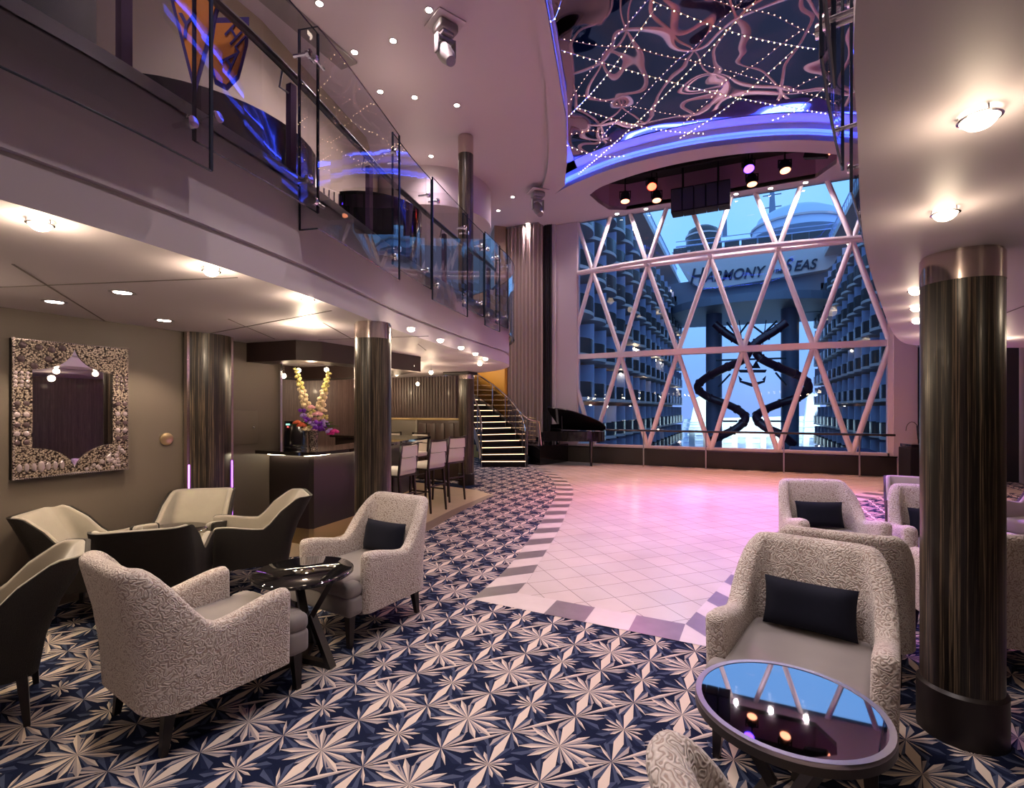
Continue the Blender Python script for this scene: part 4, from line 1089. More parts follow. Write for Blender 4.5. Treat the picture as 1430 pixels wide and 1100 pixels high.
for k, (x, y) in enumerate(((-6.6, 5.6), (-7.6, 8.4), (-6.2, 8.6), (-8.2, 9.4))):  # extra unseen globe lamps, added to brighten the bar and booths
    dup(g0, (x, y, 2.16), 0, ['added globe lamp brightening the inside of the bar', 'added globe lamp brightening the booths, left', 'added globe lamp brightening the booths, right', 'added globe lamp brightening the far corner over the booths'][k]); light('POINT', 'bulb', (x, y, 2.08), 16, (1, .76, .5), .04)
# bar stools
def make_stool():
    t = thing('bar_stool', '', 'bar stool', group='cream bar stools')
    c = MB(); c.rbox((0, .0, .74), (.42, .42, .09), .03, 4); c.build('seat', 'cream_leather', t)
    c = MB(); c.rbox((0, 0, .685), (.40, .40, .03), .006, 2); c.build('seat_frame', 'leg_wood', t)
    for z_, h_ in ((.86, .18), (1.04, .17)):
        c = MB(); N = 10; V = []
        for k in range(N+1):
            u = k/N*2-1; yy = -.215-.03*(1-u*u)-(z_-.8)*.12
            V.append((u*.19, yy))
        P = V+[(x, y+.035) for x, y in V[::-1]]; c.smooth = True; c.prism(P, z_-h_/2, z_+h_/2-.01); c.build('backrest', 'cream_leather', t, sharp=40)
    c = MB()
    for z_ in (.955, 1.135):
        N = 10; V = []
        for k in range(N+1):
            u = k/N*2-1; V.append((u*.20, -.205-.03*(1-u*u)-(z_-.8)*.12, z_+.018*u*u))
        for k in range(N): c.bar(V[k], V[k+1], .03, .016)
    for x in (-.2, .2): c.bar((x, -.19, .70), (x, -.245, 1.155), .025, .03)
    c.build('back_frame', 'leg_wood', t)
    for x in (-.18, .18):
        leg(x, -.18, .69, .024, .036, .01 if x > 0 else -.01, -.06).build('leg', 'leg_wood', t)
        leg(x, .18, .69, .024, .036, .01 if x > 0 else -.01, .02).build('leg', 'leg_wood', t)
    for (a, b_) in (((-.19, .19, .25), (.19, .19, .25)), ((-.185, -.21, .34), (-.185, .19, .34)), ((.185, -.21, .34), (.185, .19, .34)), ((-.19, -.21, .42), (.19, -.21, .42))):
        c = MB(); c.bar(a, b_, .02, .02); c.build('stretcher', 'leg_wood', t)
    return t
s0 = make_stool(); s0.location = (-4.60, 5.85, 0); s0.rotation_euler = (0, 0, radians(92)); s0['label'] = 'nearest white-backed bar stool, right of the left column'
dup(s0, (-4.66, 6.72, 0), radians(84), 'middle of the three bar stools on the near side of the counter')
dup(s0, (-4.86, 7.66, 0), radians(76), 'farthest of the three bar stools, beside the staircase column')
dup(s0, (-6.75, 8.25, 0), radians(182), 'left bar stool beyond the far end of the counter')
dup(s0, (-6.02, 8.2, 0), radians(178), 'right bar stool beyond the far end of the counter')
# POS and vase
t = thing('till_terminal', 'black till terminal standing on the bar beside the vase', 'terminal', (-5.12, 4.52, CT), YAW)
c = MB(); c.rbox((0, .0, .02), (.22, .2, .04), .01); c.build('base', 'black', t)
c = MB(); c.rbox((0, .0, .19), (.24, .14, .32), .012, mtx=Matrix.Rotation(-.08, 4, 'X')); bd_ = c.build('housing', 'black', t)
c = MB(); c.box((-.06, -.082, .31), (.05, .004, .02)); c.build('status_light', emis('terminal_light', (.2, .7, .6), 1), bd_)
c = MB(); c.box((-.06, -.083, .28), (.02, .004, .02)); c.build('button', emis('terminal_red', (1, .05, .05), 1), bd_)
t = thing('flower_vase', 'tall mosaic glass vase of mixed purple, cream and orange flowers on the bar', 'flower arrangement', (-4.86, 4.56, CT))
c = MB(); c.lathe([(.055, 0), (.05, .01), (.055, .12), (.068, .24), (.064, .24), (.05, .1), (.0005, .02)], n=22); c.build('vase', 'mosaic', t)
fm = {k: mat('petal_'+k, v, .6) for k, v in {'purple': (.22, .03, .55), 'cream': (.85, .68, .42), 'yellow': (.72, .62, .22), 'pink': (.85, .42, .50), 'orange': (.80, .16, .06), 'magenta': (.50, .01, .22), 'lilac': (.48, .32, .78)}.items()}
M['leaf'] = mat('leaf_green', (.06, .13, .03), .6)
vx = Vector((cs, sn, 0)); vz = Vector((0, 0, 1)); vy = Vector((-sn, cs, 0))
def bloom(px, pz, r, col, kind='rose', d=0):
    p = vx*px+vz*(pz)+vy*d
    r *= 1.4; c = MB(); c.smooth = True
    if kind == 'rose':
        for k in range(14):
            a = k*2.4; rr = r*(.25+.75*k/14)
            q = p+Vector((cos(a)*rr*.7, sin(a)*rr*.7, -.3*rr+.02)); R = Matrix.Rotation(a, 4, 'Z') @ Matrix.Rotation(1.0-.4*k/14, 4, 'Y')
            c.ball(q, r*.40, 7, (1, 1, .55), R)
    else:
        for k in range(9):
            a = random.uniform(0, 6.3); q = p+Vector((cos(a)*r*.6, sin(a)*r*.6, random.uniform(-.5, .5)*r))
            c.ball(q, r*.45, 6, (1, 1, .55), Matrix.Rotation(a, 4, 'X'))
    c.build('flower', fm[col], t)
for x, z, r, col, kd in [(-.10, .30, .05, 'orange', 'rose'), (-.06, .25, .05, 'cream', 'rose'), (-.15, .33, .045, 'orange', 'rose'), (-.02, .27, .04, 'yellow', 'rose'), (.05, .30, .055, 'purple', 'c'), (.09, .27, .05, 'purple', 'c'), (.01, .31, .04, 'lilac', 'c'), (.12, .33, .04, 'lilac', 'c'),
        (-.05, .37, .04, 'purple', 'c'), (-.08, .43, .04, 'lilac', 'c'), (-.10, .48, .035, 'purple', 'c'), (.02, .37, .04, 'pink', 'rose'), (.05, .44, .055, 'pink', 'rose'), (.07, .38, .04, 'cream', 'rose'), (-.02, .52, .045, 'pink', 'rose'), (0, .46, .04, 'yellow', 'c'), (.21, .22, .05, 'magenta', 'rose'), (.17, .19, .04, 'magenta', 'rose'), (.09, .48, .045, 'cream', 'rose'), (-.02, .42, .035, 'cream', 'c'), (.13, .40, .03, 'yellow', 'c'), (.15, .24, .035, 'lilac', 'c'), (.02, .24, .035, 'pink', 'rose')]:
    bloom(x*1.25, z, r, col, kd, random.uniform(-.05, .03))
for sgn, xt in ((-1, -.22), (1, .20)):
    c = MB(); c.smooth = True; P = [vx*lerp(.0, xt, q)+vz*lerp(.2, 1.02 if sgn < 0 else .98, q) for q in [i/10 for i in range(11)]]; c.tube(P, .006, 6); stalk = c.build('stalk', 'leaf', t)
    for k in range(26):
        q = .38+.62*k/26; p = vx*lerp(0, xt, q)+vz*lerp(.2, 1.02 if sgn < 0 else .98, q); a = k*2.4; rr = .042*(1.15-q*.75)
        c = MB(); c.ball(p+Vector((cos(a)*rr, sin(a)*rr, 0)), rr*.95+.004, 7, (1, 1, .9)); c.build('blossom', fm['yellow' if k > 12 else 'cream'], stalk)
for a, L in ((-2.9, .34), (-.1, .34), (.5, .3), (3.4, .25), (2.4, .25)):
    c = MB(); d_ = vx*cos(a)+vz*abs(sin(a))*.5; p = vz*.27; w_n = vy*.03
    c.add([p, p+d_*L*.5+w_n+vz*.03, p+d_*L, p+d_*L*.5-w_n+vz*.03], [(0, 1, 2, 3)]); c.add([p-vz*.003, p+d_*L*.5+w_n+vz*.027, p+d_*L, p+d_*L*.5-w_n+vz*.027], [(3, 2, 1, 0)]); c.build('leaf', 'leaf', t)
# booths
def booth(name, label, x, y, w, mt, rz=0, h=1.32):
    t = thing(name, label, 'booth', (x, y, 0), rz)
    c = MB(); c.rbox((0, 0, h/2), (w, .16, h), .04, 3); c.build('back', mt, t)
    c = MB(); c.rbox((0, 0, h-.02), (w+.01, .19, .05), .02, 3); c.build('top_roll', 'booth_roll', t)
    n = int(w/.2)
    c = MB()
    for i in range(n): c.rbox((-w/2+w*(i+.5)/n, .07 if mt == 'booth_fab' else -.085, h*.65), (w/n*.96, .05, h*.55), .02, 2)
    c.build('channel_padding', mt, t)
    return t
M['booth_fab'] = mat('pewter_vinyl', (.20, .18, .15), .3, .3)
M['booth_roll'] = mat('gold_vinyl', (.42, .31, .14), .35, .3)
M['booth_dark'] = mat('brown_vinyl', (.045, .026, .022), .4)
booth('booth_seat', 'pewter channel-padded booth back behind the bar', -7.75, 9.6, 1.6, 'booth_fab', .12, 1.42)
booth('booth_seat', 'brown booth end with a gold top roll next to the staircase column', -6.35, 9.75, 1.15, 'booth_dark', .15, 1.42)

# ================================================================== STAIRCASE
SC = Vector((-8.26, 11.53)); RO, RI = 3.0, 1.72; NS = 18; RISE = F2/NS
ang = lambda i: radians(25.8+i*6.0)
t = thing('staircase', 'curved dark staircase with lit tread edges rising behind the bar', 'staircase')
for i in range(NS):
    a0, a1 = ang(i), ang(i+1)+.02; z = RISE*(i+1)
    P = []
    for k in range(4): a = lerp(a0, a1, k/3); P.append((SC.x+RO*cos(a), SC.y+RO*sin(a)))
    for k in range(4): a = lerp(a1, a0, k/3); P.append((SC.x+RI*cos(a), SC.y+RI*sin(a)))
    c = MB(); c.prism(P, max(0, z-RISE-.14), z); s_ = c.build('step', 'black_matt', t)
    c = MB(); pa = Vector((SC.x+RI*cos(a0), SC.y+RI*sin(a0), z-.02)); pb = Vector((SC.x+RO*cos(a0), SC.y+RO*sin(a0), z-.02)); nn = Vector((sin(a0), -cos(a0), 0))*.012
    c.bar(pa.lerp(pb, .02)+nn, pa.lerp(pb, .98)+nn, .015, .014); c.build('tread_light', 'led_step', s_)
for R_, nm in ((RO+.03, 'outer_stringer'), (RI-.03, 'inner_stringer')):
    A = []; B2 = []
    for k in range(0, NS*2+1):
        i = k/2; a = ang(i); z = RISE*i
        A.append((SC.x+R_*cos(a), SC.y+R_*sin(a), max(0, z-.08))); B2.append((SC.x+R_*cos(a), SC.y+R_*sin(a), z+.24))
    c = MB(); c.sheet(A, B2, True); c.sheet([(p[0], p[1], p[2]) for p in B2], [(p[0]+.001, p[1]+.04, p[2]) for p in B2]); c.build(nm, 'steel' if R_ < 2 else 'steel', t)
def srail(R_, zoff, r, label, i0=0, i1=NS, mt='bronze'):
    tt = thing('stair_handrail', label, 'handrail')
    P = [(SC.x+R_*cos(ang(i/2)), SC.y+R_*sin(ang(i/2)), RISE*i/2+zoff) for i in range(i0*2, i1*2+1)]
    c = MB(); c.tube(P, r, 8); c.build('rail', mt, tt)
    for i in range(i0, i1+1, 2):
        c = MB(); a = ang(i); c.bar((SC.x+R_*cos(a), SC.y+R_*sin(a), RISE*i), (SC.x+R_*cos(a), SC.y+R_*sin(a), RISE*i+zoff), .03, .012); c.build('baluster', 'steel', tt)
    A = P; B2 = [(p[0], p[1], p[2]-zoff+.2) for p in P]
    c = MB(); c.sheet([(p[0], p[1], p[2]-.08) for p in A], B2, True); c.build('glass_infill', 'glass', tt)
    return tt
srail(RO-.02, 1.0, .025, 'outer curved handrail with glass along the staircase, right side')
srail(RI+.02, 1.0, .025, 'inner curved handrail of the staircase, left side')
# return rail on the platform beside the stairs
tt = thing('platform_rail', 'short metal rail with glass on the black platform beside the stairs', 'handrail')
pp = [(-5.62, 13.05), (-5.42, 13.45), (-5.75, 14.0)]
c = MB(); c.tube([(*pp[0], 1.35), (*pp[1], 1.25), (pp[1][0]+.05, pp[1][1]+.05, .56)], .022, 8); c.tube([(*pp[0], 1.35), (-6.0, 13.25, 1.6), (-6.3, 13.5, 1.6)], .022, 8); c.build('rail', 'bronze', tt)
for k in range(6): c = MB(); c.bar((-5.95, 13.2-.0, .75+k*.14), (-5.48, 13.35, .75+k*.14-.02*k), .03, .02); c.build('cross_bar', 'gold', tt)
for p in pp[:2]: c = MB(); c.bar((*p, 0), (*p, 1.3), .03, .03); c.build('post', 'steel', tt)
# amber wall round the outside of the stair
A = [radians(66+i*4) for i in range(22)]
c = MB(); c.smooth = True; c.prism([(SC.x+(RO+.12)*cos(a), SC.y+(RO+.12)*sin(a)) for a in A]+[(SC.x+(RO+.24)*cos(a), SC.y+(RO+.24)*sin(a)) for a in A[::-1]], 0, F2+.8)
struct(c.build('wall_stair', 'amber', sharp=30))
for a_, z_ in ((75, 2.9), (100, 3.3), (125, 3.6)):
    a = radians(a_); light('POINT', 'stair_bulb', (SC.x+2.3*cos(a), SC.y+2.3*sin(a), z_), 14, (1, .8, .5), .06)
light('POINT', 'stair_bulb', (-6.3, 12.2, 2.6), 8, (1, .8, .6), .1)

# ================================================================== PIANO & STAGE GEAR
t = thing('grand_piano', 'black grand piano with raised lid left of the window', 'piano', (-4.55, 13.95, 0), radians(-12))
prof = [(-.72, -.5), (-.72, .5), (-.45, .52), (.0, .42), (.3, .26), (.58, .08), (.78, -.1), (.86, -.28), (.8, -.44), (.65, -.5)]
prof = [(p.x, -p.y) for p in catmull([(*p, 0) for p in prof], 4)][::-1]
c = MB(); c.smooth = True; c.prism(prof, .70, .98); c.build('case', 'black', t)
c = MB(); c.prism([(-.98, -.5), (-.98, .5), (-.72, .5), (-.72, -.5)], .66, .80); c.prism([(-.80, -.5), (-.80, .5), (-.72, .5), (-.72, -.5)], .8, .95); kb = c.build('key_block', 'black', t)
c = MB()
for i in range(36): c.box((-.88, -.46+i*.0255, .81), (.15, .023, .02))
c.build('keys', mat('ivory_keys', (.7, .68, .62), .3), kb)
c = MB(); P = [Vector((x, y, 0)) for x, y in prof]; R = Matrix.Translation((0, .5, .99)) @ Matrix.Rotation(radians(-40), 4, 'X') @ Matrix.Translation((0, -.5, 0))
n = len(P); c.add([R @ Vector((p.x, p.y, 0)) for p in P]+[R @ Vector((p.x, p.y, .025)) for p in P], [tuple(range(n))[::-1], tuple(range(n, 2*n))]+[(i, (i+1) % n, n+(i+1) % n, n+i) for i in range(n)])
# lid opens away from the hall: hinge on the far (+Y) side
c.build('lid', 'black', t)
c = MB(); c.bar((-.1, -.44, .97), (-.2, -.30, 1.42), .015); c.build('lid_prop', 'leg_wood', t)
c = MB(); c.smooth = True; c.rbox((-.60, 0, 1.08), (.03, .62, .2), .01); c.build('music_desk', 'black', t)
for x, y in ((-.78, -.42), (-.78, .42), (.62, -.05)): c = MB(); c.lathe([(.04, 0), (.03, .05), (.045, .3), (.055, .70)], (x, y, 0), 12); c.build('leg', 'black', t)
c = MB(); c.box((-.62, 0, .12), (.06, .2, .03)); c.bar((-.62, -.06, .12), (-.62, -.06, .7), .02); c.bar((-.62, .06, .12), (-.62, .06, .7), .02); c.build('pedal_lyre', 'black', t)
t = thing('piano_stool', 'black piano stool at the keyboard end of the grand piano', 'stool', (-5.62, 13.85, .56), .2)
t.location = (-5.75, 13.0, 0); bpy.data.objects.remove(t)
t = thing('equipment_case', 'black case of music equipment right of the window plinth', 'stage equipment', (3.5, 13.55, 0), .2)
c = MB(); c.rbox((0, 0, .4), (.7, .5, .8), .02); c.build('case', 'black_matt', t)
c = MB(); c.rbox((0, 0, .84), (.66, .46, .07), .01); mx_ = c.build('mixer', 'black', t)
for k in range(8): c = MB(); c.ball((-.25+k*.07, -.1, .885), .012, 6); c.build('knob', 'steel', mx_)
t = thing('monitor_screen', 'small black monitor standing on the equipment case', 'monitor', (3.62, 13.6, .875), .25)
c = MB(); c.rbox((0, 0, .25), (.46, .04, .30), .01, mtx=Matrix.Rotation(-.15, 4, 'X')); c.build('screen', 'black', t); c = MB(); c.bar((0, .02, 0), (0, .02, .15), .05, .03); c.build('stand', 'black_matt', t)
c = MB(); c.tube([Vector((-.3+.12*cos(a), .05, .28+.2*sin(a))) for a in [i*pi/8 for i in range(9)]], .006, 6); o = c.build('cable', 'black_matt', t)

# ================================================================== OUTSIDE
def facade(sgn, label):
    t = thing('cabin_block', label, 'building', (0, 0, 0))
    X = sgn*9.6; floors = range(-2, 7); FH = 2.75; Y0, Y1 = 20, 84; bay = 3.2
    nb = int((Y1-Y0)/bay)
    c = MB(); c.box((X+sgn*3.0, (Y0+Y1)/2, 7.2), (4, Y1-Y0, 25)); c.build('wall', 'hull_brown', t)
    c = MB(); c.box((X+sgn*1.6, (Y0+Y1)/2, 21.8), (3.6, Y1-Y0+1, .6)); c.build('roof_slab', 'hull', t)
    proto = {}
    def balc(k):
        c = MB(); P = [(X+sgn*1.0, -bay*.5)]+[(X-sgn*1.0*cos(radians(a))*.8+sgn*.1, sin(radians(a))*bay*.5) for a in range(-90, 91, 18)]+[(X+sgn*1.0, bay*.5)]
        c.m(0); c.prism(P, 0, .22)
        arc = [(X-sgn*.8*cos(radians(a))+sgn*.1, sin(radians(a))*bay*.48) for a in range(-90, 91, 18)]
        c.m(1).sheet([(x, y, .22) for x, y in arc], [(x, y, 1.2) for x, y in arc], True)
        c.m(2).box((X+sgn*.25, bay*.5-.05, 1.3), (1.3, .10, 2.3)); c.m(0)
        return c
    A = balc(0); cnt = 0; rest = MB(); first = None
    for j in range(nb):
        for f_ in floors:
            y = Y0+bay*(j+.5); z = -.6+f_*FH
            if cnt < 96:
                if first is None: first = A.build('balcony', ['hull', 'ext_glass', 'fin'], t); o = first
                else: o = first.copy(); COL.objects.link(o); o.parent = t
                o.location = (0, y, z); cnt += 1
            else:
                off = len(rest.v); rest.v += [(v[0], v[1]+y, v[2]+z) for v in A.v]; rest.f += [tuple(i+off for i in f) for f in A.f]; rest.mi += A.mi; rest.sm += A.sm
    o = rest.build('balcony_rows', ['hull', 'ext_glass', 'fin'], t); o['kind'] = 'stuff'
    lamps = MB()
    for i in range(26):
        f_ = random.choice(list(floors)); y = random.uniform(Y0, Y1); lamps.ball((X-sgn*.1, y, -.6+f_*FH+2.4), .10, 6)
    lamps.build('deck_lamps', 'ext_lamp', t)
    rails = MB()
    for i in range(60): y = Y0+i*(Y1-Y0)/60; rails.box((X+sgn*.3, y, 23), (.08, .08, 2.2))
    rails.box((X+sgn*.3, (Y0+Y1)/2, 24.1), (.1, Y1-Y0, .12)); rails.build('roof_railing', 'fin', t)
facade(-1, 'long stack of curved cabin balconies outside, left side of the view')
facade(1, 'long stack of curved cabin balconies outside, right side of the view')
g = MB(); g.box((0, 52, -5.1), (60, 73, .3)); struct(g.build('floor_boardwalk', mat('boardwalk_deck', (.18, .16, .16), .5)))
g = MB(); g.box((0, 330, -20), (900, 480, .5)); struct(g.build('ground_sea', 'sea'))
# bridging deck with the ship name
YB = 76
t = thing('bridge_deck', 'curved pale superstructure with navy ship name spanning between the balcony blocks', 'ship superstructure')
def platepoly(mb, P, y, th, z=None):
    n = len(P); V = [atY(a, b_, y) for a, b_ in P]; Wv = [v+Vector((0, th, 0)) for v in V]
    mb.add(V+Wv, [tuple(range(n)), tuple(range(2*n-1, n-1, -1))]+[(i, n+i, n+(i+1) % n, (i+1) % n) for i in range(n)])
c = MB(); platepoly(c, [(938, 352), (1178, 326), (1174, 350), (1165, 368), (1155, 376), (1085, 388), (1000, 402), (978, 402), (962, 392), (950, 372)], YB, 3); c.build('name_fascia', 'hull', t)
M['hull2'] = mat('ship_grey_panel', (.20, .25, .33), .5)
c = MB(); platepoly(c, [(925, 398), (1200, 362), (1200, 432), (925, 448)], YB+1.5, 8); c.build('lower_band', 'hull2', t)
c = MB(); P = []
for i in range(40): a = 2*pi*i/40; P.append((.9+10.5*cos(a), YB-2+7.5*sin(a)))
c.prism(P, 14.6, 15.6); c.build('canopy_disc', 'hull2', t)
c = MB(); 
for i in range(9):
    p0 = atY(940+i*26, 375-i*3, YB-.05); p1 = atY(940+i*26, 345-i*3, YB-.05)
c.tube([atY(944, 345, YB-.1), atY(1176, 318, YB-.1)], .12, 6); c.tube([atY(944, 338, YB-.1), atY(1176, 311, YB-.1)], .06, 6); c.build('upper_rail', 'fin', t)
for i in range(10):
    c = MB(); c.box((0, 0, 0), (2.0, .2, 1.0)); o = c.build('window_band', 'ext_glass', t); p = atY(950+i*24, 369-i*2.7+0, YB-.1); o.location = p+Vector((0, 0, 1.9)); o.scale = (.95, 1, .9)
a = atY(965, 399, YB-.15); b_ = atY(1143, 375, YB-.15)
def word(s_, xpx, ypx, hpx, shear=.25):
    p = atY(xpx, ypx, YB-.15); p2 = atY(xpx, ypx-hpx, YB-.15)
    me = textmesh(s_, (p2.z-p.z)/.70, shear, .05, 'LEFT', .03); me.materials.append(M['navy_paint'])
    o = bpy.data.objects.new('lettering', me); COL.objects.link(o); o.parent = t; o.location = p; o.rotation_euler = (pi/2, .0, 0)
    return o
def fitw(o, px_end, ypx):
    o_w = max(v.co.x for v in o.data.vertices); p = atY(px_end, ypx, YB-.15); o.scale.x = (p.x-o.location.x)/o_w
o = word('H', 962, 396.5, 21, .3); fitw(o, 984, 394)
o = word('ARMONY', 984, 394, 14, .3); fitw(o, 1070, 383)
o = word('OF THE', 1073, 382.5, 5, .3); fitw(o, 1094, 380)
o = word('S', 1095, 380.5, 19, .3); fitw(o, 1108, 379)
o = word('EAS', 1108, 378, 13.5, .3); fitw(o, 1142, 373)
# domed rooftop structures
t = thing('deck_pavilion', 'curved glass-roofed pavilion on top of the bridging deck, left', 'pavilion')
c = MB(); p = atY(982, 345, 84); c.lathe([(2.6, 0), (2.6, 1.6), (2.2, 2.6), (1.2, 3.2), (.001, 3.4)], (p.x, p.y, p.z), 16); c.build('canopy', 'ext_glass', t)
c = MB(); c.lathe([(2.7, 1.5), (2.7, 1.75)], (p.x, p.y, p.z), 16); c.build('frame_ring', 'hull', t)
t = thing('funnel_dome', 'broad pale domed structure on top of the bridging deck, right', 'dome')
c = MB(); p = atY(1112, 330, 92); c.lathe([(6.5, 0), (6.4, 1.2), (5.6, 3.0), (4.0, 3.9), (.001, 4.2)], (p.x, p.y, p.z), 28); c.build('shell', mat('pale_dome', (.55, .68, .85), .5), t)
c = MB(); c.lathe([(6.7, 0), (6.7, .3)], (p.x, p.y, p.z+1.2), 28); c.build('band', 'hull', t)
t = thing('mast', 'slim dark mast above the bridging deck', 'mast')
p = atY(1079, 330, 95); q = atY(1078, 262, 95); c = MB(); c.bar(p, q, 1.4, 1.0, .6, .5); c.build('post', 'hull2', t)
for k in range(3): c = MB(); r_ = p.lerp(q, .35+.25*k); c.bar(r_-Vector((1.4, 0, 0)), r_+Vector((1.4, 0, 0)), .15); c.build('spar', 'hull2', t)
t = thing('mast', 'thin mast left of the taller mast above the deck', 'mast'); p = atY(1012, 330, 95); q = atY(1013, 272, 95); c = MB(); c.bar(p, q, .8, .7, .3, .3); c.build('post', 'hull2', t)
# support pillars
for a, lb in ((997, 'left grey-blue pillar carrying the bridging deck'), (1103, 'right grey-blue pillar carrying the bridging deck')):
    p = atY(a, 500, YB-2); c = MB(); c.lathe([(1.05, -5), (1.05, 15.2)], (p.x, p.y, 0), 20); c.lathe([(1.25, -5), (1.25, -4)], (p.x, p.y, 0), 20); tag(c.build('support_pillar', mat('pillar_blue', (.16, .22, .34), .4)), lb, 'pillar', 'pillars under the bridging deck')
# slides
def slide(P, label):
    V = [atY(a, b_, y) for a, b_, y in P]; V = catmull(V, 6)
    t = thing('tube_slide', label, 'slide'); c = MB(); c.tube(V, .50, 12); c.build('tube', 'slide', t)
    for i in range(4, len(V)-1, 5):
        d_ = (V[i+1]-V[i-1]).normalized(); R = d_.to_track_quat('Z', 'Y').to_matrix().to_4x4(); c = MB(); c.lathe([(.50, -.12), (.60, -.1), (.60, .1), (.50, .12)], V[i], 12, R); c.build('joint_ring', 'slide', t)
YS = 70
slide([(998, 452, YS), (1015, 466, YS), (1035, 478, YS), (1052, 486, YS-1), (1062, 500, YS-2), (1090, 514, YS-1), (1118, 526, YS), (1129, 540, YS+1), (1118, 553, YS+2), (1090, 563, YS+2), (1066, 573, YS+1), (1056, 583, YS), (1068, 596, YS-1), (1090, 606, YS-1), (1108, 620, YS)], 'plum tube slide winding down on the right of the pair')
slide([(1098, 450, YS-3), (1080, 463, YS-3), (1062, 474, YS-3), (1048, 487, YS-3), (1038, 502, YS-3), (1012, 514, YS-2), (985, 528, YS), (974, 541, YS+1), (988, 554, YS+2), (1012, 563, YS+2), (1032, 573, YS+1), (1041, 584, YS), (1030, 597, YS-1), (1008, 608, YS-1), (990, 616, YS)], 'plum tube slide winding down on the left of the pair')
# crown-and-anchor emblem between the slides
t = thing('emblem_sign', 'dark crown and anchor emblem hanging between the slides', 'sign')
c = MB()
def pl(P): platepoly(c, P, YS+3, .4)
pl([(1031, 516), (1071, 516), (1069, 520), (1033, 520)]); pl([(1040, 514), (1046, 503), (1051, 511), (1056, 503), (1062, 514)]); pl([(1048, 520), (1053, 520), (1053, 522), (1048, 522)])
pl([(1031, 524), (1037, 530), (1034, 531), (1050, 535), (1050, 540), (1034, 534), (1033, 534)]); pl([(1070, 524), (1064, 530), (1067, 531), (1050, 535), (1050, 540), (1067, 534), (1068, 534)])
c.build('emblem_plate', 'navy_paint', t)
for a in (1040, 1062): c = MB(); c.tube([atY(a, 503, YS+3.2), atY(a-8 if a < 1050 else a+8, 447, YS+3.2)], .06, 5); c.build('cable', 'hull_dark', t)
# slide trusses
t = thing('slide_support', 'thin steel struts bracing the tube slides below the deck', 'strut frame')
for a, b_, c_, d_ in ((1015, 450, 1030, 470), (1045, 450, 1030, 470), (1045, 450, 1066, 466), (1085, 448, 1066, 466), (1000, 503, 1098, 500), (1020, 522, 1003, 540), (1083, 520, 1098, 538), (1000, 588, 1030, 588), (1066, 588, 1098, 588)):
    c = MB(); c.tube([atY(a, b_, YS+1), atY(c_, d_, YS+1)], .13, 6); c.build('strut', 'hull_dark', t)
# lit theatre in the distance
t = thing('stern_theatre', 'brightly floodlit pale open-air theatre at the far end between the balcony blocks', 'theatre')
c = MB(); platepoly(c, [(955, 585), (1160, 580), (1170, 640), (945, 640)], 96, 3); c.build('stage_wall', 'theatre', t)
for a, b_, w_p in ((975, 548, 16), (1138, 545, 18)):
    s_ = -1 if a < 1050 else 1
    c = MB(); platepoly(c, [(a-s_*10, b_), (a+s_*4, b_+8), (a+s_*w_p+6*s_, 640), (a-s_*w_p, 640)], 92, 2); c.build('light_tower', 'theatre', t)
c = MB(); 
for i in range(6): c.tube([atY(955+0, 590+i*7, 91), atY(1160, 588+i*8, 91)], .08, 5)
c.build('seating_rail', 'fin', t)
for i in range(10):
    c = MB(); platepoly(c, [(962+i*20, 600+(i % 3)*4), (970+i*20, 600+(i % 3)*4), (970+i*20, 632), (962+i*20, 632)], 89, 1); c.build('stage_panel', 'hull' if i % 2 else 'theatre', t)
for a, b_ in ((985, 560), (1020, 590), (1060, 585), (1100, 590), (1130, 560)):
    p = atY(a, b_+10, 86); light('SPOT', 'floodlight', (p.x, 82, p.z+1), 3800, (.80, 1, .95), .5, 80, .6, (p.x, 95, p.z))
t = MB(); p = atY(1040, 634, 40); t.lathe([(2.4, -2.2), (2.2, -1), (1.2, .3), (.001, .9)], (p.x, p.y, p.z-1.0), 20); tag(t.build('carousel_roof', mat('plum_canvas', (.10, .03, .12), .6)), 'plum rounded canopy roof outside below the window centre', 'canopy')
t = MB(); p = atY(1160, 632, 42); t.rbox((p.x, p.y, p.z-1), (5.0, 3, 2.6), .1); tag(t.build('kiosk', mat('kiosk_violet', (.03, .02, .09), .6)), 'low dark violet kiosk roof outside at lower right', 'kiosk')

# ================================================================== LIGHTING
red = atY(910, 257, 12.95); vio = atY(1045, 232, 12.85); wl = atY(873, 276, 13.2); wr = atY(1096, 233, 13.2); w2 = atY(1050, 252, 13.7)
dn = Vector((0, -.03, -.2))
light('SPOT', 'stage_red', red+dn, 1500, (1, .30, .12), .11, 75, .9, (-1.2, 11.6, 0))
light('SPOT', 'stage_red', wr+dn, 1200, (1, .36, .16), .11, 70, .9, (1.6, 12.0, 0))
light('SPOT', 'stage_violet', vio+dn, 3000, (.36, .12, 1), .11, 55, .9, (.9, 8.6, 0))
light('SPOT', 'stage_pink', wl+dn, 1300, (1, .22, .66), .11, 55, .9, (-.9, 7.8, 0))
light('SPOT', 'stage_pink', w2+dn, 1400, (1, .26, .70), .11, 60, .9, (.4, 9.8, 0))
light('SPOT', 'stage_violet', (-1.0, 6.5, 7.3), 600, (.45, .2, 1), .1, 50, .9, (2.4, 7.4, 0))
light('SPOT', 'head_beam', (-3.9, 6.6, 6.8), 350, (1, .85, .85), .1, 70, .9, (-1.0, 4.5, 0))
light('SPOT', 'head_beam', (-4.8, 12.1, 6.8), 250, (1, .8, .9), .1, 70, .9, (-1.8, 8.5, 0))
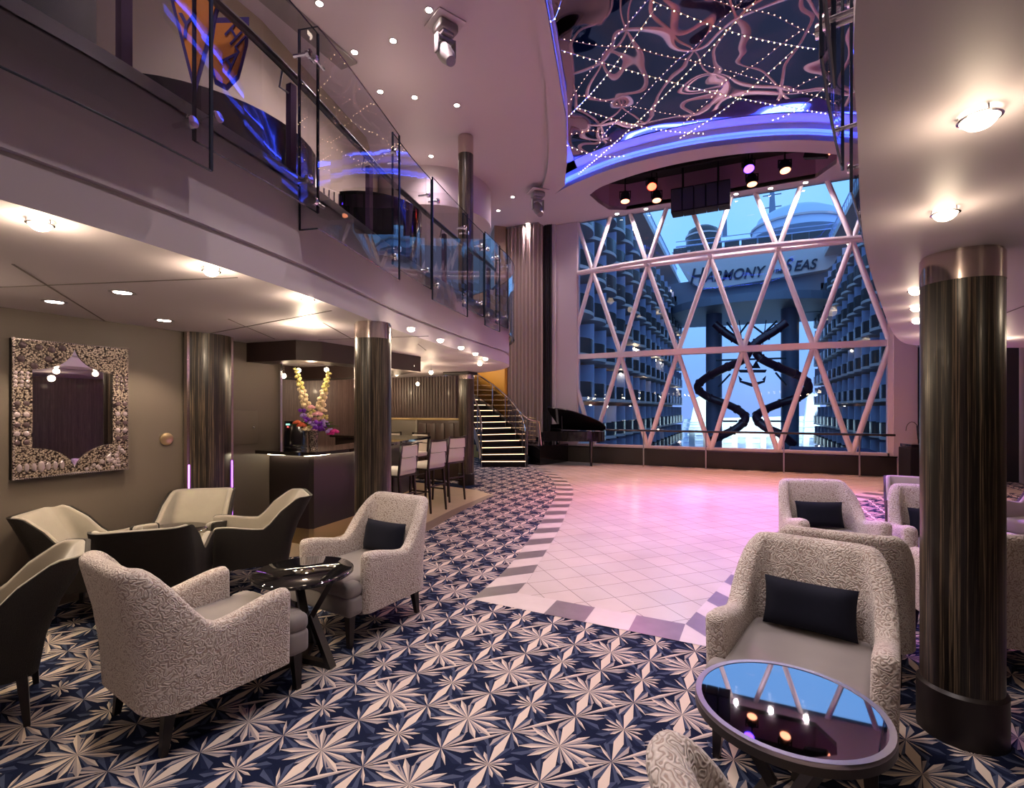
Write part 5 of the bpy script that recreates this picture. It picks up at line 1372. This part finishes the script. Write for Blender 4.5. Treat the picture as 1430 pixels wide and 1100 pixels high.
# high ceiling lamps over the near floor, outside the frame like the ones in view
for x, y in ((-1.0, 1.0), (-3.5, 3.0), (-1.2, 4.5), (.6, 2.4), (-2.4, -.8)):
    light('SPOT', 'bulb', (x, y, 7.3), 300, (1, .86, .84), .12, 120, .9, (x, y, 0))
for x, y in ((2.5, 1.0), (2.6, 3.5), (3.2, 5.5), (1.9, 6.6), (2.6, 7.4), (-3.6, -.4), (-4.3, .9), (-3.7, 3.4)):  # hidden fill points under the soffits, added without any fixture
    light('POINT', 'bulb', (x, y, CL-.14), 13 if x < 0 else 6, WARM, .06)
for x, y in ((-5.2, 2.2), (-5.2, 4.6), (-5.6, 7.0), (-6.8, 9.5)):
    light('POINT', 'gallery_bulb', (x, y, 6.6), 9, (1, .78, .6), .15)
light('POINT', 'gallery_bulb', (3.4, 4.5, 5.8), 14, (1, .8, .8), .2)

wd = bpy.data.worlds.new('dusk'); bpy.context.scene.world = wd; wd.use_nodes = True
nt = wd.node_tree; bg = nt.nodes['Background']
tc = nt.nodes.new('ShaderNodeTexCoord'); sp = nt.nodes.new('ShaderNodeSeparateXYZ'); nt.links.new(tc.outputs['Generated'], sp.inputs[0])
nz = nt.nodes.new('ShaderNodeTexNoise'); nz.inputs['Scale'].default_value = 3; nz.inputs['Detail'].default_value = 4
nt.links.new(tc.outputs['Generated'], nz.inputs['Vector'])
r = ramp(nt, sp.outputs['Z'], [(0, (.15, .26, .66)), (.05, (.14, .28, .70)), (.25, (.17, .42, .88)), (.6, (.18, .42, .85))])
mx = nt.nodes.new('ShaderNodeMix'); mx.data_type = 'RGBA'; mx.inputs['B'].default_value = (.42, .60, .90, 1)
mm = nt.nodes.new('ShaderNodeMapRange'); mm.inputs[1].default_value = .45; mm.inputs[2].default_value = .8; mm.inputs[4].default_value = .3
nt.links.new(nz.outputs['Fac'], mm.inputs[0]); nt.links.new(mm.outputs[0], mx.inputs['Factor'])
nt.links.new(r.outputs['Color'], mx.inputs['A']); nt.links.new(mx.outputs['Result'], bg.inputs['Color']); bg.inputs['Strength'].default_value = 1.35

sc = bpy.context.scene
sc.view_settings.view_transform = 'Standard'; sc.view_settings.look = 'None'; sc.view_settings.gamma = 1
sc.view_settings.use_curve_mapping = False; sc.view_settings.exposure = 0.42
sc.cycles.max_bounces = 8; sc.cycles.diffuse_bounces = 4; sc.cycles.glossy_bounces = 5; sc.cycles.transparent_max_bounces = 24
sc.cycles.sample_clamp_indirect = 4; sc.cycles.caustics_reflective = False; sc.cycles.caustics_refractive = False
